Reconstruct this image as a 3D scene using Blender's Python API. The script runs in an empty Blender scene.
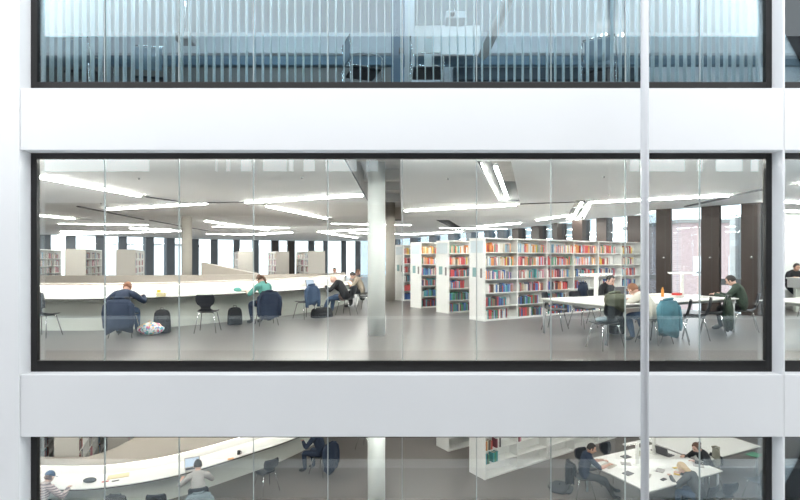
import bpy, bmesh, math, random
from mathutils import Vector, Matrix, noise
R = math.radians
rnd = random.Random(7)
scn = bpy.context.scene
COL = scn.collection
H = 1.58            # eye height above the middle floor
F = 500.0
HY = 259.0

# ---------------------------------------------------------------- materials
def mat(name, col, rough=0.5, metal=0.0, var=0.06, scale=8.0, bump=0.0, spec=0.5):
    m = bpy.data.materials.new(name); m.use_nodes = True
    nt = m.node_tree; b = nt.nodes['Principled BSDF']
    b.inputs['Roughness'].default_value = rough; b.inputs['Metallic'].default_value = metal
    b.inputs['Specular IOR Level'].default_value = spec
    tc = nt.nodes.new('ShaderNodeTexCoord'); nz = nt.nodes.new('ShaderNodeTexNoise')
    nz.inputs['Scale'].default_value = scale; nz.inputs['Detail'].default_value = 3
    nt.links.new(tc.outputs['Object'], nz.inputs['Vector'])
    mx = nt.nodes.new('ShaderNodeMix'); mx.data_type = 'RGBA'
    c = list(col)
    mx.inputs['A'].default_value = [min(1, k*(1-var)) for k in c]+[1]
    mx.inputs['B'].default_value = [min(1, k*(1+var)) for k in c]+[1]
    nt.links.new(nz.outputs['Fac'], mx.inputs['Factor'])
    nt.links.new(mx.outputs['Result'], b.inputs['Base Color'])
    if bump:
        bp = nt.nodes.new('ShaderNodeBump'); bp.inputs['Strength'].default_value = bump
        bp.inputs['Distance'].default_value = 0.02
        nt.links.new(nz.outputs['Fac'], bp.inputs['Height']); nt.links.new(bp.outputs['Normal'], b.inputs['Normal'])
    return m
def emis(name, col, s):
    m = bpy.data.materials.new(name); m.use_nodes = True
    nt = m.node_tree; nt.nodes.clear()
    o = nt.nodes.new('ShaderNodeOutputMaterial'); e = nt.nodes.new('ShaderNodeEmission')
    e.inputs['Color'].default_value = list(col)+[1]; e.inputs['Strength'].default_value = s
    nt.links.new(e.outputs[0], o.inputs[0]); return m
def glassmat(name, tint, k=1.0):
    m = bpy.data.materials.new(name); m.use_nodes = True
    nt = m.node_tree; nt.nodes.clear()
    o = nt.nodes.new('ShaderNodeOutputMaterial'); t = nt.nodes.new('ShaderNodeBsdfTransparent')
    g = nt.nodes.new('ShaderNodeBsdfGlossy'); g.inputs['Roughness'].default_value = 0.0
    g.inputs['Color'].default_value = (0.86, 0.95, 1.0, 1)
    t.inputs['Color'].default_value = list(tint)+[1]
    f = nt.nodes.new('ShaderNodeFresnel'); f.inputs['IOR'].default_value = 1.5
    mu = nt.nodes.new('ShaderNodeMath'); mu.operation = 'MULTIPLY'; mu.inputs[1].default_value = k
    mx = nt.nodes.new('ShaderNodeMixShader')
    nt.links.new(f.outputs[0], mu.inputs[0]); nt.links.new(mu.outputs[0], mx.inputs[0])
    nt.links.new(t.outputs[0], mx.inputs[1]); nt.links.new(g.outputs[0], mx.inputs[2]); nt.links.new(mx.outputs[0], o.inputs[0])
    return m
def patterned(name, cols, scale):
    m = bpy.data.materials.new(name); m.use_nodes = True
    nt = m.node_tree; b = nt.nodes['Principled BSDF']; b.inputs['Roughness'].default_value = .5
    tc = nt.nodes.new('ShaderNodeTexCoord'); v = nt.nodes.new('ShaderNodeTexVoronoi'); v.inputs['Scale'].default_value = scale
    nt.links.new(tc.outputs['Object'], v.inputs['Vector'])
    s = nt.nodes.new('ShaderNodeSeparateColor'); nt.links.new(v.outputs['Color'], s.inputs[0])
    r = nt.nodes.new('ShaderNodeValToRGB'); r.color_ramp.interpolation = 'CONSTANT'
    nt.links.new(s.outputs[0], r.inputs[0])
    els = r.color_ramp.elements
    els[0].position = 0; els[0].color = list(cols[0])+[1]; els[1].position = 1/len(cols); els[1].color = list(cols[1])+[1]
    for i, c in enumerate(cols[2:]):
        e = els.new((i+2)/len(cols)); e.color = list(c)+[1]
    nt.links.new(r.outputs[0], b.inputs['Base Color']); return m
def striped(name, c1, c2, c3, freq):
    m = bpy.data.materials.new(name); m.use_nodes = True
    nt = m.node_tree; b = nt.nodes['Principled BSDF']; b.inputs['Roughness'].default_value = .8
    tc = nt.nodes.new('ShaderNodeTexCoord'); w = nt.nodes.new('ShaderNodeTexWave'); w.bands_direction = 'Z'
    w.inputs['Scale'].default_value = freq; w.inputs['Distortion'].default_value = .6
    nt.links.new(tc.outputs['Object'], w.inputs['Vector'])
    r = nt.nodes.new('ShaderNodeValToRGB'); nt.links.new(w.outputs['Fac'], r.inputs[0])
    r.color_ramp.elements[0].color = list(c1)+[1]; r.color_ramp.elements[1].color = list(c2)+[1]
    e = r.color_ramp.elements.new(.5); e.color = list(c3)+[1]
    nt.links.new(r.outputs[0], b.inputs['Base Color']); return m
def brickmat(name, c1, c2, mortar, scale):
    m = bpy.data.materials.new(name); m.use_nodes = True
    nt = m.node_tree; b = nt.nodes['Principled BSDF']; b.inputs['Roughness'].default_value = .9
    tc = nt.nodes.new('ShaderNodeTexCoord'); mp = nt.nodes.new('ShaderNodeMapping'); mp.inputs['Rotation'].default_value = (R(90), 0, 0)
    br = nt.nodes.new('ShaderNodeTexBrick'); br.inputs['Scale'].default_value = scale
    br.inputs['Color1'].default_value = list(c1)+[1]; br.inputs['Color2'].default_value = list(c2)+[1]; br.inputs['Mortar'].default_value = list(mortar)+[1]
    nt.links.new(tc.outputs['Object'], mp.inputs[0]); nt.links.new(mp.outputs[0], br.inputs[0]); nt.links.new(br.outputs['Color'], b.inputs['Base Color'])
    return m

M = dict(
 facade=mat('facade_white', (.845,.85,.86), .45, var=.015, scale=1.5),
 reveal=mat('reveal_white', (.80,.81,.83), .5, var=.01),
 frame=mat('frame_dark', (.022,.021,.021), .4, .3, var=.1),
 joint=mat('joint_grey', (.45,.50,.50), .5, var=.02),
 floor=mat('floor_grey_rubber', (.138,.124,.118), .30, var=.05, scale=.9, spec=.6),
 floor_low=mat('floor_brown_grey', (.17,.147,.137), .36, var=.05, scale=.9),
 ceil=mat('ceiling_white', (.93,.915,.90), .8, var=.01),
 ceilup=mat('ceiling_upper', (.72,.78,.84), .8, var=.02),
 concrete=mat('concrete', (.50,.46,.42), .9, var=.2, scale=3),
 void=mat('void_dark', (.10,.10,.105), .9, var=.2),
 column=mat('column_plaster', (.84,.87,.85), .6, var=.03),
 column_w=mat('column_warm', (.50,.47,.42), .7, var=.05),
 white=mat('white_laminate', (.82,.81,.79), .4, var=.01),
 shelf=mat('shelf_white', (.90,.895,.875), .5, var=.01),
 beige=mat('beige_panel', (.50,.445,.39), .6, var=.03),
 beigel=mat('end_panel_beige', (.66,.62,.57), .6, var=.03),
 deskpanel=mat('desk_panel_grey', (.80,.82,.76), .6, var=.03),
 edge=mat('edge_dark', (.05,.05,.05), .5),
 chrome=mat('chrome', (.75,.77,.78), .22, 1.0, var=.02),
 steel=mat('pole_steel', (.50,.51,.53), .5, .1, var=.02),
 shell=mat('shell_black', (.012,.015,.022), .35, var=.1),
 pillar=mat('pillar_brown', (.036,.023,.019), .5, var=.12, scale=3),
 pillar_g=mat('pillar_grey', (.12,.135,.155), .6, var=.1, scale=2),
 slat=mat('slat_blue', (.86,.96,1.0), .6, var=.01),
 skin=mat('skin', (.62,.36,.27), .55), skin2=mat('skin_pale', (.72,.46,.37), .55), eye=mat('eye_dark', (.02,.015,.01), .2),
 lip=mat('lip', (.45,.15,.13), .5),
 h_brown=mat('hair_brown', (.13,.06,.035), .6, var=.3, scale=60, bump=.4), h_black=mat('hair_black', (.018,.014,.014), .55, var=.3, scale=60, bump=.4),
 h_blond=mat('hair_blond', (.60,.42,.24), .6, var=.25, scale=60, bump=.4), h_red=mat('hair_auburn', (.22,.09,.045), .6, var=.3, scale=60, bump=.4),
 navy=mat('cloth_navy', (.018,.030,.062), .85, var=.2, scale=20, bump=.3), blue=mat('cloth_denim', (.045,.08,.15), .85, var=.25, scale=30, bump=.3),
 teal=mat('cloth_teal', (.13,.38,.34), .85, var=.1, scale=20, bump=.2), black=mat('cloth_black', (.012,.013,.017), .8, var=.2, scale=20, bump=.3),
 greyc=mat('cloth_grey', (.42,.40,.39), .85, var=.08, scale=20, bump=.2), cream=mat('cloth_cream', (.55,.52,.46), .85, var=.06, scale=20, bump=.2),
 beigec=mat('cloth_beige', (.40,.34,.27), .85, var=.1, scale=20, bump=.2), greend=mat('cloth_dark_green', (.035,.055,.04), .85, var=.2, scale=20, bump=.3),
 olive=mat('cloth_olive', (.085,.09,.06), .8, var=.2, scale=12, bump=.4), tealblue=mat('cloth_teal_blue', (.06,.17,.22), .8, var=.2, scale=12, bump=.4),
 paleblue=mat('cloth_pale_blue', (.20,.25,.28), .8, var=.15, scale=12, bump=.4), dgrey=mat('cloth_dark_grey', (.07,.075,.08), .85, var=.2, scale=12, bump=.3),
 scarf=mat('cloth_scarf', (.30,.29,.24), .85, var=.2, scale=30, bump=.4), royal=mat('cap_blue', (.05,.10,.20), .8, var=.1),
 stripe=striped('cloth_striped', (.10,.09,.12), (.62,.52,.49), (.42,.30,.29), 7),
 shoe=mat('shoe_dark', (.03,.03,.032), .5), shoew=mat('shoe_white', (.7,.7,.7), .5),
 paper=mat('paper', (.85,.85,.83), .7, var=.02), yellow=mat('yellow', (.75,.52,.05), .5), orange=mat('orange', (.75,.30,.05), .5),
 red=mat('red', (.55,.04,.035), .5), manila=mat('manila', (.72,.62,.38), .6), green=mat('green', (.10,.30,.20), .5),
 lid=mat('laptop_grey', (.11,.11,.12), .4, .5), key=mat('laptop_dark', (.03,.03,.035), .5),
 screen=emis('screen_glow', (.75,.85,1.0), .9),
 lamp=emis('lamp_diffuser', (1.0,.965,.92), 98.0), lampfar=emis('lamp_diffuser_far', (1.0,.98,.95), 9.0), lamplow=emis('lamp_diffuser_low', (1.0,.965,.92), 42.0), fillup=emis('fill_diffuser_cool', (.62,.83,1.0), 60.0), led=emis('led_strip', (1.0,.93,.85), 6.0),
 floral=patterned('floral_print', [(.75,.78,.82),(.08,.35,.65),(.75,.12,.25),(.8,.8,.8),(.85,.55,.25),(.15,.5,.5),(.8,.75,.8)], 28),
 glass=glassmat('window_glass', (.955,.985,.975), 1.35), glassfar=glassmat('far_glass', (.96,.98,1.0), .8),
 brick=brickmat('brick_pink', (.42,.31,.31), (.50,.38,.38), (.52,.44,.44), 3.0),
 opp=mat('opposite_grey', (.50,.53,.55), .6), oppw=mat('opposite_white', (.38,.40,.42), .5), oppl=mat('ledge_white', (.93,.94,.95), .4), oppd=mat('opposite_dark', (.05,.055,.06), .7),
 ground=mat('ground_paving', (.66,.66,.65), .9), signb=mat('sign_pale_blue', (.66,.74,.78), .3), card=mat('card_teal', (.25,.42,.42), .5), upd=mat('upper_dark', (.05,.07,.09), .6),
 upb=mat('upper_blue', (.16,.25,.33), .6), upg=mat('upper_grey', (.24,.24,.235), .7), upw=mat('upper_white', (.72,.76,.80), .6), uppan=mat('upper_panel_blue', (.12,.20,.30), .5),
 grid=brickmat('grid_tile', (.80,.81,.80), (.78,.79,.79), (.55,.57,.57), 6.0),
 strut=mat('strut_grey', (.35,.36,.34), .6),
)

# ---------------------------------------------------------------- mesh builder
class MB:
    def __init__(s): s.v = []; s.f = []; s.m = []; s.sm = []
    def add(s, vs, fs, mi=0, smooth=False):
        o = len(s.v); s.v += [Vector(p) for p in vs]
        for f in fs: s.f.append([i+o for i in f]); s.m.append(mi); s.sm.append(smooth)
        return s
    def box(s, x0, x1, y0, y1, z0, z1, mi=0, mx=None):
        vs = [(x, y, z) for z in (z0, z1) for y in (y0, y1) for x in (x0, x1)]
        if mx is not None: vs = [mx @ Vector(p) for p in vs]
        return s.add(vs, [(0,2,3,1),(4,5,7,6),(0,1,5,4),(2,6,7,3),(0,4,6,2),(1,3,7,5)], mi)
    def prism(s, poly, z0, z1, mi=0):
        n = len(poly)
        a = sum(poly[i][0]*poly[(i+1) % n][1]-poly[(i+1) % n][0]*poly[i][1] for i in range(n))
        if a < 0: poly = poly[::-1]
        vs = [(p[0], p[1], z0) for p in poly]+[(p[0], p[1], z1) for p in poly]
        return s.add(vs, [list(range(n))[::-1], list(range(n, 2*n))]+[(i, (i+1) % n, (i+1) % n+n, i+n) for i in range(n)], mi)
    def rings(s, rings, mi=0, smooth=True, cap=True):
        n = len(rings[0]); vs = [p for r in rings for p in r]; fs = []
        for k in range(len(rings)-1):
            for i in range(n): fs.append((k*n+i, k*n+(i+1) % n, (k+1)*n+(i+1) % n, (k+1)*n+i))
        if cap: fs.append(list(range(n))[::-1]); fs.append([(len(rings)-1)*n+i for i in range(n)])
        return s.add(vs, fs, mi, smooth)
    def tube(s, pts, r, n=8, mi=0, flat=1.0):
        pts = [Vector(p) for p in pts]; rr = r if isinstance(r, (list, tuple)) else [r]*len(pts)
        rings = []; up = None
        for i, p in enumerate(pts):
            d = (pts[min(i+1, len(pts)-1)]-pts[max(i-1, 0)]).normalized()
            if up is None: up = Vector((0,0,1)) if abs(d.z) < .9 else Vector((0,1,0))
            a = d.cross(up).normalized(); b = a.cross(d).normalized(); up = b
            rings.append([p+a*rr[i]*math.cos(t)+b*rr[i]*flat*math.sin(t) for t in [2*math.pi*k/n for k in range(n)]])
        return s.rings([r_[::-1] for r_ in rings], mi)
    def sphere(s, c, r, mi=0, nu=14, nv=9, fn=None):
        c = Vector(c); r = Vector(r) if not isinstance(r, (int, float)) else Vector((r, r, r)); rings = []
        for j in range(1, nv):
            t = math.pi*j/nv; ring = []
            for i in range(nu):
                a = 2*math.pi*i/nu; q = Vector((math.sin(t)*math.cos(a), math.sin(t)*math.sin(a), -math.cos(t)))
                if fn: q = fn(q)
                ring.append(c+Vector((q.x*r.x, q.y*r.y, q.z*r.z)))
            rings.append(ring)
        b, t_ = Vector((0,0,-1)), Vector((0,0,1))
        if fn: b, t_ = fn(b), fn(t_)
        vs = [p for rg in rings for p in rg]+[c+Vector((b.x*r.x, b.y*r.y, b.z*r.z)), c+Vector((t_.x*r.x, t_.y*r.y, t_.z*r.z))]
        fs = []; nb = len(vs)-2
        for k in range(len(rings)-1):
            for i in range(nu): fs.append((k*nu+i, k*nu+(i+1) % nu, (k+1)*nu+(i+1) % nu, (k+1)*nu+i))
        L = (len(rings)-1)*nu
        for i in range(nu): fs.append((nb, (i+1) % nu, i)); fs.append((nb+1, L+i, L+(i+1) % nu))
        return s.add(vs, fs, mi, True)
    def build(s, name, mats, parent=None, loc=None, bevel=0):
        me = bpy.data.meshes.new(name); me.from_pydata([tuple(p) for p in s.v], [], s.f); me.update()
        for m in (mats if isinstance(mats, (list, tuple)) else [mats]): me.materials.append(m)
        me.polygons.foreach_set('material_index', s.m); me.polygons.foreach_set('use_smooth', s.sm)
        o = bpy.data.objects.new(name, me); COL.objects.link(o)
        if parent: o.parent = parent
        if loc: o.location = loc
        if bevel:
            b = o.modifiers.new('bevel', 'BEVEL'); b.width = bevel; b.segments = 2; b.limit_method = 'ANGLE'
        return o
def tag(o, label, cat, group=None, kind=None):
    if label: o['label'] = label
    if cat: o['category'] = cat
    if group: o['group'] = group
    if kind: o['kind'] = kind
    return o
def thing(name, label, cat, loc=(0,0,0), rz=0.0, group=None):
    o = bpy.data.objects.new(name, None); COL.objects.link(o); o.empty_display_size = .1
    o.location = loc; o.rotation_euler = (0, 0, rz); return tag(o, label, cat, group)
def struct(o): o['kind'] = 'structure'; return o
def copy_tree(o, parent=None):
    c = o.copy(); COL.objects.link(c); c.parent = parent
    for ch in [x for x in o.children]: copy_tree(ch, c)
    return c
def CE(x, y, zc=3.15):                    # a point of the ceiling at height zc
    Y = (zc-H)*F/(HY-y); return ((x-400)*Y/F, Y)
def GR(x, y, z=0.0):                      # a point on a horizontal surface at height z
    Y = (H-z)*F/(y-HY); return ((x-400)*Y/F, Y)

# ================================================================ FACADE
YF, YG = 7.17, 7.22                       # frame front and glass planes
YS = 6.97                                 # front of spandrels and piers
XL, XR = -5.295, 5.335
def spandrel(k, z0, z1):
    m = MB(); m.box(XL, 5.352, YS, 7.45, z0, z1); struct(m.build('wall_spandrel', M['facade'], bevel=.006))
    m = MB(); m.box(5.358, 18, YS, 7.45, z0, z1); struct(m.build('wall_spandrel', M['facade'], bevel=.006))
for k, (a, b) in enumerate([(-4.90, -4.037), (-.90, -.037), (3.10, 3.963), (7.10, 7.963)]): spandrel(k, a, b)
m = MB(); m.box(-14, XL-.004, YS-.012, 7.19, -8, 9); struct(m.build('wall_left_pier', M['facade'], bevel=.006))
for z0, z1 in [(-4.037, -.90), (-.037, 3.10), (3.963, 7.10)]:
    m = MB(); m.box(XR, 5.365, YS, 7.20, z0, z1); struct(m.build('wall_right_pier', M['reveal']))
PITCH = 1.07
def window(n, zb, zt, x0, x1, seams):
    w = MB(); wd = .085
    w.box(x0, x0+wd, YF, YF+.07, zb, zt); w.box(x1-wd, x1, YF, YF+.07, zb, zt)
    w.box(x0+wd, x1-wd, YF, YF+.07, zb, zb+.157); w.box(x0+wd, x1-wd, YF, YF+.07, zt-.08, zt)
    fr = struct(w.build('window_%d' % n, M['frame'], bevel=.004))
    xs = [x0+wd-.03]+seams+[x1-wd+.03]
    for a, b in zip(xs[:-1], xs[1:]):
        g = MB(); g.box(a+.004, b-.004, YF+.030, YF+.045, zb+.15, zt-.07); g.build('pane', M['glass'], fr)
    for x in seams:
        g = MB(); g.box(x-.005, x+.005, YF+.024, YF+.050, zb+.15, zt-.07); g.build('glass_joint', M['joint'], fr)
    return fr
seams = [(105+74.3*k-400)*7.21/F for k in range(9)]
for n, (zb, zt) in enumerate([(3.963, 7.10), (-.037, 3.10), (-4.037, -.90)]):
    window(n+1, zb, zt, XL, XR, seams)
    window(n+4, zb, zt, 5.366, 16.0, [5.366+1.4*k for k in range(1, 8)])

# pole in front of the facade
p = thing('downpipe', 'tall pale grey metal pole running in front of the whole facade', 'pole', (3.27, 6.68, -7))
m = MB(); m.tube([(0,0,0), (0,0,16)], .052, 20); m.build('pipe', M['steel'], p)
for z in (2.4, 14.5):
    m = MB(); m.box(-.012, .012, 0.03, .29, z-.02, z+.02); m.build('bracket', M['steel'], p)

# ================================================================ FAR FACADE (curved glass wall with pillars)
ytop = [(36,234.5),(140,237),(210,239.5),(300,241),(360,241),(400,239),(430,236),(470,232),(510,229),(545,225),(572,220.5),(600,218),(625,216.3),(640,215),(656,209.5),(680,208),(700,207),(730,204.5),(763,202)]
def fY(x):
    for (a, ya), (b, yb) in zip(ytop[:-1], ytop[1:]):
        if a <= x <= b: y = ya+(yb-ya)*(x-a)/(b-a); break
    else: y = ytop[0][1] if x < 36 else ytop[-1][1]
    return 1.57*F/(HY-y)
def fP(x): Y = fY(x); return Vector(((x-400)*Y/F, Y, 0))
pill = [(40,51),(66,76),(96,104),(119,127),(146,154),(167,175),(191,199),(211,218),(234,240),(253,259),(272,279),(288,295),(308,314),(323,327),(341,346),(355,360),(372,378),(390,396),(410,415),(429,434),(448,454),(466,471),(484,489),(497,504),(512,518),(531,539),(552,557),(572,582),(596,606),(627,640),(656,671),(701,719),(741,761)]
for i, (a, b) in enumerate(pill):
    A, B = fP(a), fP(b); d = (B-A).normalized(); nrm = Vector((-d.y, d.x, 0))
    m = MB(); m.prism([(A+nrm*0)[:2], B[:2], (B+nrm*(.14 if a > 640 else .45))[:2], (A+nrm*(.14 if a > 640 else .45))[:2]], 0, 3.15)
    o = struct(m.build('wall_pillar', M['pillar'] if (a > 500 or a in (272, 288)) else M['pillar_g']))
    if a > 640:
        w = (B-A).length
        h = MB(); q = A+d*w*.55-nrm*.03
        h.sphere((q.x, q.y, 1.62), .035); h.build('knob', M['chrome'], o)
        h = MB(); q2 = A+d*w*.62; h.prism([(A+d*w*.60-nrm*.006)[:2], (A+d*w*.62-nrm*.006)[:2], (A+d*w*.62+nrm*.01)[:2], (A+d*w*.60+nrm*.01)[:2]], .05, 3.1); h.build('panel_gap', M['edge'], o)
# glazing between pillars
g = MB()
xs = list(range(36, 762, 20))+[762]
for a, b in zip(xs[:-1], xs[1:]):
    A, B = fP(a), fP(b); d = (B-A).normalized(); n_ = Vector((-d.y, d.x, 0))
    g.prism([(A+n_*.2)[:2], (B+n_*.2)[:2], (B+n_*.22)[:2], (A+n_*.22)[:2]], 0, 3.15)
fg = struct(g.build('window_7', M['glassfar']))
g = MB()
for (a, b, zz) in [(640,656,(.90,1.05)), (671,701,(1.14,1.19)), (671,701,(.28,.34)), (719,741,(.82,1.0)), (719,741,(.1,.2)), (606,627,(.9,1.0)), (640,656,(1.2,1.22))]:
    A, B = fP(a), fP(b); d = (B-A).normalized(); n_ = Vector((-d.y, d.x, 0))
    g.prism([(A+n_*.1)[:2], (B+n_*.1)[:2], (B+n_*.18)[:2], (A+n_*.18)[:2]], *zz)
g.build('transom', M['pillar_g'], fg)
# enclosing walls of the hall
A = fP(36)
m = MB(); m.box(A.x-.4, A.x-.05, 7.45, A.y+.6, 0, 3.15); struct(m.build('wall_left', M['upw']))
B = fP(763)
m = MB(); m.prism([(B.x+.02, B.y-.1), (B.x+.28, B.y-.1), (12.5, 17.6), (12.2, 17.6)], 0, 3.15); struct(m.build('wall_right', M['pillar_g']))
m = MB(); m.box(11.8, 19, 17.6, 17.9, 0, 3.15); struct(m.build('wall_back', M['grid']))
m = MB(); m.box(18.0, 18.3, 7.45, 17.6, -4, 7.15); struct(m.build('wall_side', M['upw']))
t = thing('service_counter', 'white counter before the gridded wall at the right edge', 'counter', (12.4, 14.6, 0))
m = MB(); m.box(-.6, 4, 0, .7, .98, 1.02); m.build('counter_top', M['white'], t, bevel=.004)
m = MB(); m.box(-.6, 4, .06, .64, .72, .98); m.build('fascia', M['white'], t); m = MB(); m.box(-.6, 4, .3, .4, 0, .72); m.build('panel', M['deskpanel'], t)

# ================================================================ SLABS, FLOORS, CEILINGS
plan = [(A.x-.2, 7.33)]+[tuple((fP(x)+Vector((0,.5,0)))[:2]) for x in range(36, 760, 24)]+[(B.x+.3, B.y+.5), (12.4, 17.9), (18.3, 17.9), (18.3, 7.33)]
m = MB(); m.prism(plan, -.16, 0.0); struct(m.build('floor', M['floor']))
m = MB(); m.box(-16, 18.3, 7.33, 22, -4.16, -4.0); struct(m.build('floor', M['floor_low']))
m = MB(); m.prism(plan, 3.84, 4.0); struct(m.build('floor', M['floor_low']))
m = MB(); m.box(-16, 18.3, 7.4, 22, -.85, -.80); struct(m.build('ceiling', M['ceil']))
m = MB(); m.box(-14.0, 18.3, 22.0, 22.3, -4, -.85); struct(m.build('wall_back', M['upw']))
m = MB(); m.box(-16.3, -16, 7.4, 22, -4, -.85); struct(m.build('wall_left', M['upw']))
# middle ceiling with slots
cm = MB(); cm.prism(plan, 3.15, 3.20); ceil = struct(cm.build('ceiling', [M['ceil'], M['void']]))
slots = [ [(-.88,7.5),(-.0,7.5),(.05,20.5),(-.88,20.5)],
          [CE(477,161),CE(511,161.5),CE(520,201.5),CE(499,201.5)],
          [CE(576,200),CE(594,200),CE(583,221),CE(565,221)],
          [CE(436,220),CE(449,220),CE(465,230),CE(457,230.5)] ]
cut = MB()
for s in slots: cut.prism(s, 3.0, 3.4)
co = cut.build('cutter', M['void']); md = ceil.modifiers.new('b', 'BOOLEAN'); md.object = co; md.operation = 'DIFFERENCE'; md.solver = 'EXACT'
bpy.context.view_layer.update()
dg = bpy.context.evaluated_depsgraph_get(); nm = bpy.data.meshes.new_from_object(ceil.evaluated_get(dg))
ceil.modifiers.clear(); ceil.data = nm; bpy.data.objects.remove(co, do_unlink=True)
# plenum: concrete soffit and liners
m = MB(); m.prism(plan, 3.72, 3.80); struct(m.build('trim_soffit', M['concrete']))
for i, s in enumerate(slots):
    m = MB(); n = len(s)
    for k in range(4):
        a, b = Vector(s[k]), Vector(s[(k+1) % 4]); d = (b-a).normalized(); o_ = Vector((d.y, -d.x))*.03
        m.prism([a[:], b[:], (b+o_)[:], (a+o_)[:]], 3.205, 3.70)
    struct(m.build('trim_slot', M['concrete'] if i == 0 else M['upg']))
# beams and duct in the slots
for Y in (8.4, 9.3, 11.8, 13.6, 16.2):
    m = MB(); m.box(-.86, -.02, Y, Y+.28, 3.45, 3.70); struct(m.build('trim_beam', M['column_w']))
tg = thing('ventilation_duct', 'grey round duct inside the ceiling slot beside the front column', 'duct', (-.72, 7.8, 3.52))
m = MB(); m.tube([(0,0,0),(0,12,0)], .07, 12); m.build('duct_pipe', M['steel'], tg)

# ================================================================ COLUMNS
def column(x, y, z0, z1, r, mt, label):
    m = MB(); m.tube([(0,0,0),(0,0,z1-z0)], r, 32); o = m.build('round_column', mt); o.location = (x, y, z0); return tag(o, label, 'column')
column(-.49, 10.4, 0, 3.70, .182, M['column'], 'pale round column standing on the middle floor, nearest the glass')
column(-.49, 10.4, -4, -.86, .182, M['column'], 'pale round column on the lowest floor, beside the brown floor')
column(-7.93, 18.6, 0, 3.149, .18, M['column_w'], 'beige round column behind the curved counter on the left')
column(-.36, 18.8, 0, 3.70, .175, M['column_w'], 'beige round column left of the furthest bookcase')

# ================================================================ CEILING LIGHTS
def strip(p0, p1, w, label, zc=3.15, lit=(0, 1), fac='lamp', name='linear_light', h=.05):
    a, b = Vector(p0), Vector(p1); L = (b-a).length; d = (b-a).normalized(); ang = math.atan2(d.y, d.x)
    t = thing(name, label, 'ceiling light', (a.x, a.y, zc), ang, 'linear ceiling lights')
    m = MB(); m.box(0, L, -w/2-.012, w/2+.012, -.014, -.002); hs = m.build('housing', M['strut'], t)
    m = MB(); m.box(L*lit[0], L*lit[1], -w*.28, w*.28, -h, -.015); m.build('diffuser', M[fac], hs)
    return t
S = [((20,172),(146,196),.15,'long bright strip light crossing the ceiling at upper left',(0,.93)),
     ((20,212.5),(93,220),.15,'short strip light beside the left frame, below the long bright one',(0,.7)),
     ((108,208.5),(206,202.5),.15,'strip light above the seated person in navy, middle left of ceiling',(0,1)),
     ((246,201.5),(362,194.3),.15,'strip light ending just left of the front column',(0,1)),
     ((255,202.5),(332,219),.14,'oblique strip light crossing under the one left of the column',(.12,.9)),
     ((206,220.5),(268,229.5),.14,'strip light right of the left beige column',(0,1)),
     ((235,234.3),(292,232),.14,'far thin strip light above the person in teal',(0,1)),
     ((318,231.5),(368,228.8),.14,'far strip light just left of the front column',(0,1)),
     ((322,231.8),(357,237.5),.14,'far oblique strip light left of the front column',(0,1)),
     ((405,210),(516,203.8),.12,'strip light right of the column, left of the ceiling slot',(0,1)),
     ((402,234.5),(462,231),.14,'far strip light above the receding bookcases',(0,1)),
     ((537,219.5),(572,214),.14,'faint strip light left of the small ceiling slot',(0,1)),
     ((590,201.5),(729,194.5),.12,'long strip light above the study tables on the right',(0,1)),
     ((60,234.2),(180,230.3),.18,'far strip light above the left bookcases',(0,1)),
     ((130,227.5),(172,229.5),.14,'far short strip light left of the left beige column',(0,1)),
     ((478,226.0),(520,222.5),.14,'far strip light above the nearest bookcase',(0,1))]
for a, b, w, lab, lit in S: strip(CE(*a), CE(*b), w, lab, lit=lit)
# tubes hanging in the slots
def slot_tube(a, b, label, z=3.26):
    a, b = Vector(a), Vector(b); L = (b-a).length; ang = math.atan2((b-a).y, (b-a).x)
    t = thing('tube_light', label, 'ceiling light', (a.x, a.y, z), ang, 'tube lights in the ceiling slots')
    m = MB(); m.box(0, L, -.035, .035, .0, .05); hs = m.build('housing', M['strut'], t)
    m = MB(); m.box(0, L, -.028, .028, -.03, -.001); m.build('diffuser', M['lamp'], hs)
slot_tube(CE(480,163,3.26), CE(498.5,199,3.26), 'left tube light in the large ceiling slot')
slot_tube(CE(495.5,166,3.26), CE(507.5,198,3.26), 'right tube light in the large ceiling slot')
slot_tube(CE(582,202,3.26), CE(571,220,3.26), 'left tube light in the small ceiling slot on the right')
slot_tube(CE(590,202,3.26), CE(578,219,3.26), 'right tube light in the small ceiling slot on the right')
slot_tube(CE(439,221,3.26), CE(458,229.5,3.26), 'tube light in the farthest ceiling slot')
# unlit tracks
def track(a, b, label, w=.06):
    a, b = Vector(CE(*a)), Vector(CE(*b)); L = (b-a).length; ang = math.atan2((b-a).y, (b-a).x)
    m = MB(); m.box(0, L, -w/2, w/2, -.03, -.002)
    m2 = m.build('ceiling_track', M['edge']); m2.location = (a.x, a.y, 3.15); m2.rotation_euler = (0,0,ang); tag(m2, label, 'track', 'dark ceiling tracks')
track((146,196.2),(180,201),'thin dark track at the end of the longest strip light',.04)
track((78,206),(143,219),'dark grey ceiling track on the left, below the longest light',.09)
track((150,220),(215,232),'dark ceiling track left of the beige column')
track((180,202.8),(245,201.5),'thin dark track leading into the strip light left of the column',.03)
track((686,206),(727,197),'dark ceiling track before the right windows, far piece',.12)
track((728,195),(768,188),'dark ceiling track before the right windows, nearest piece',.09)
track((520,203.5),(590,201),'thin dark track between the two ceiling slots',.03)
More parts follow.
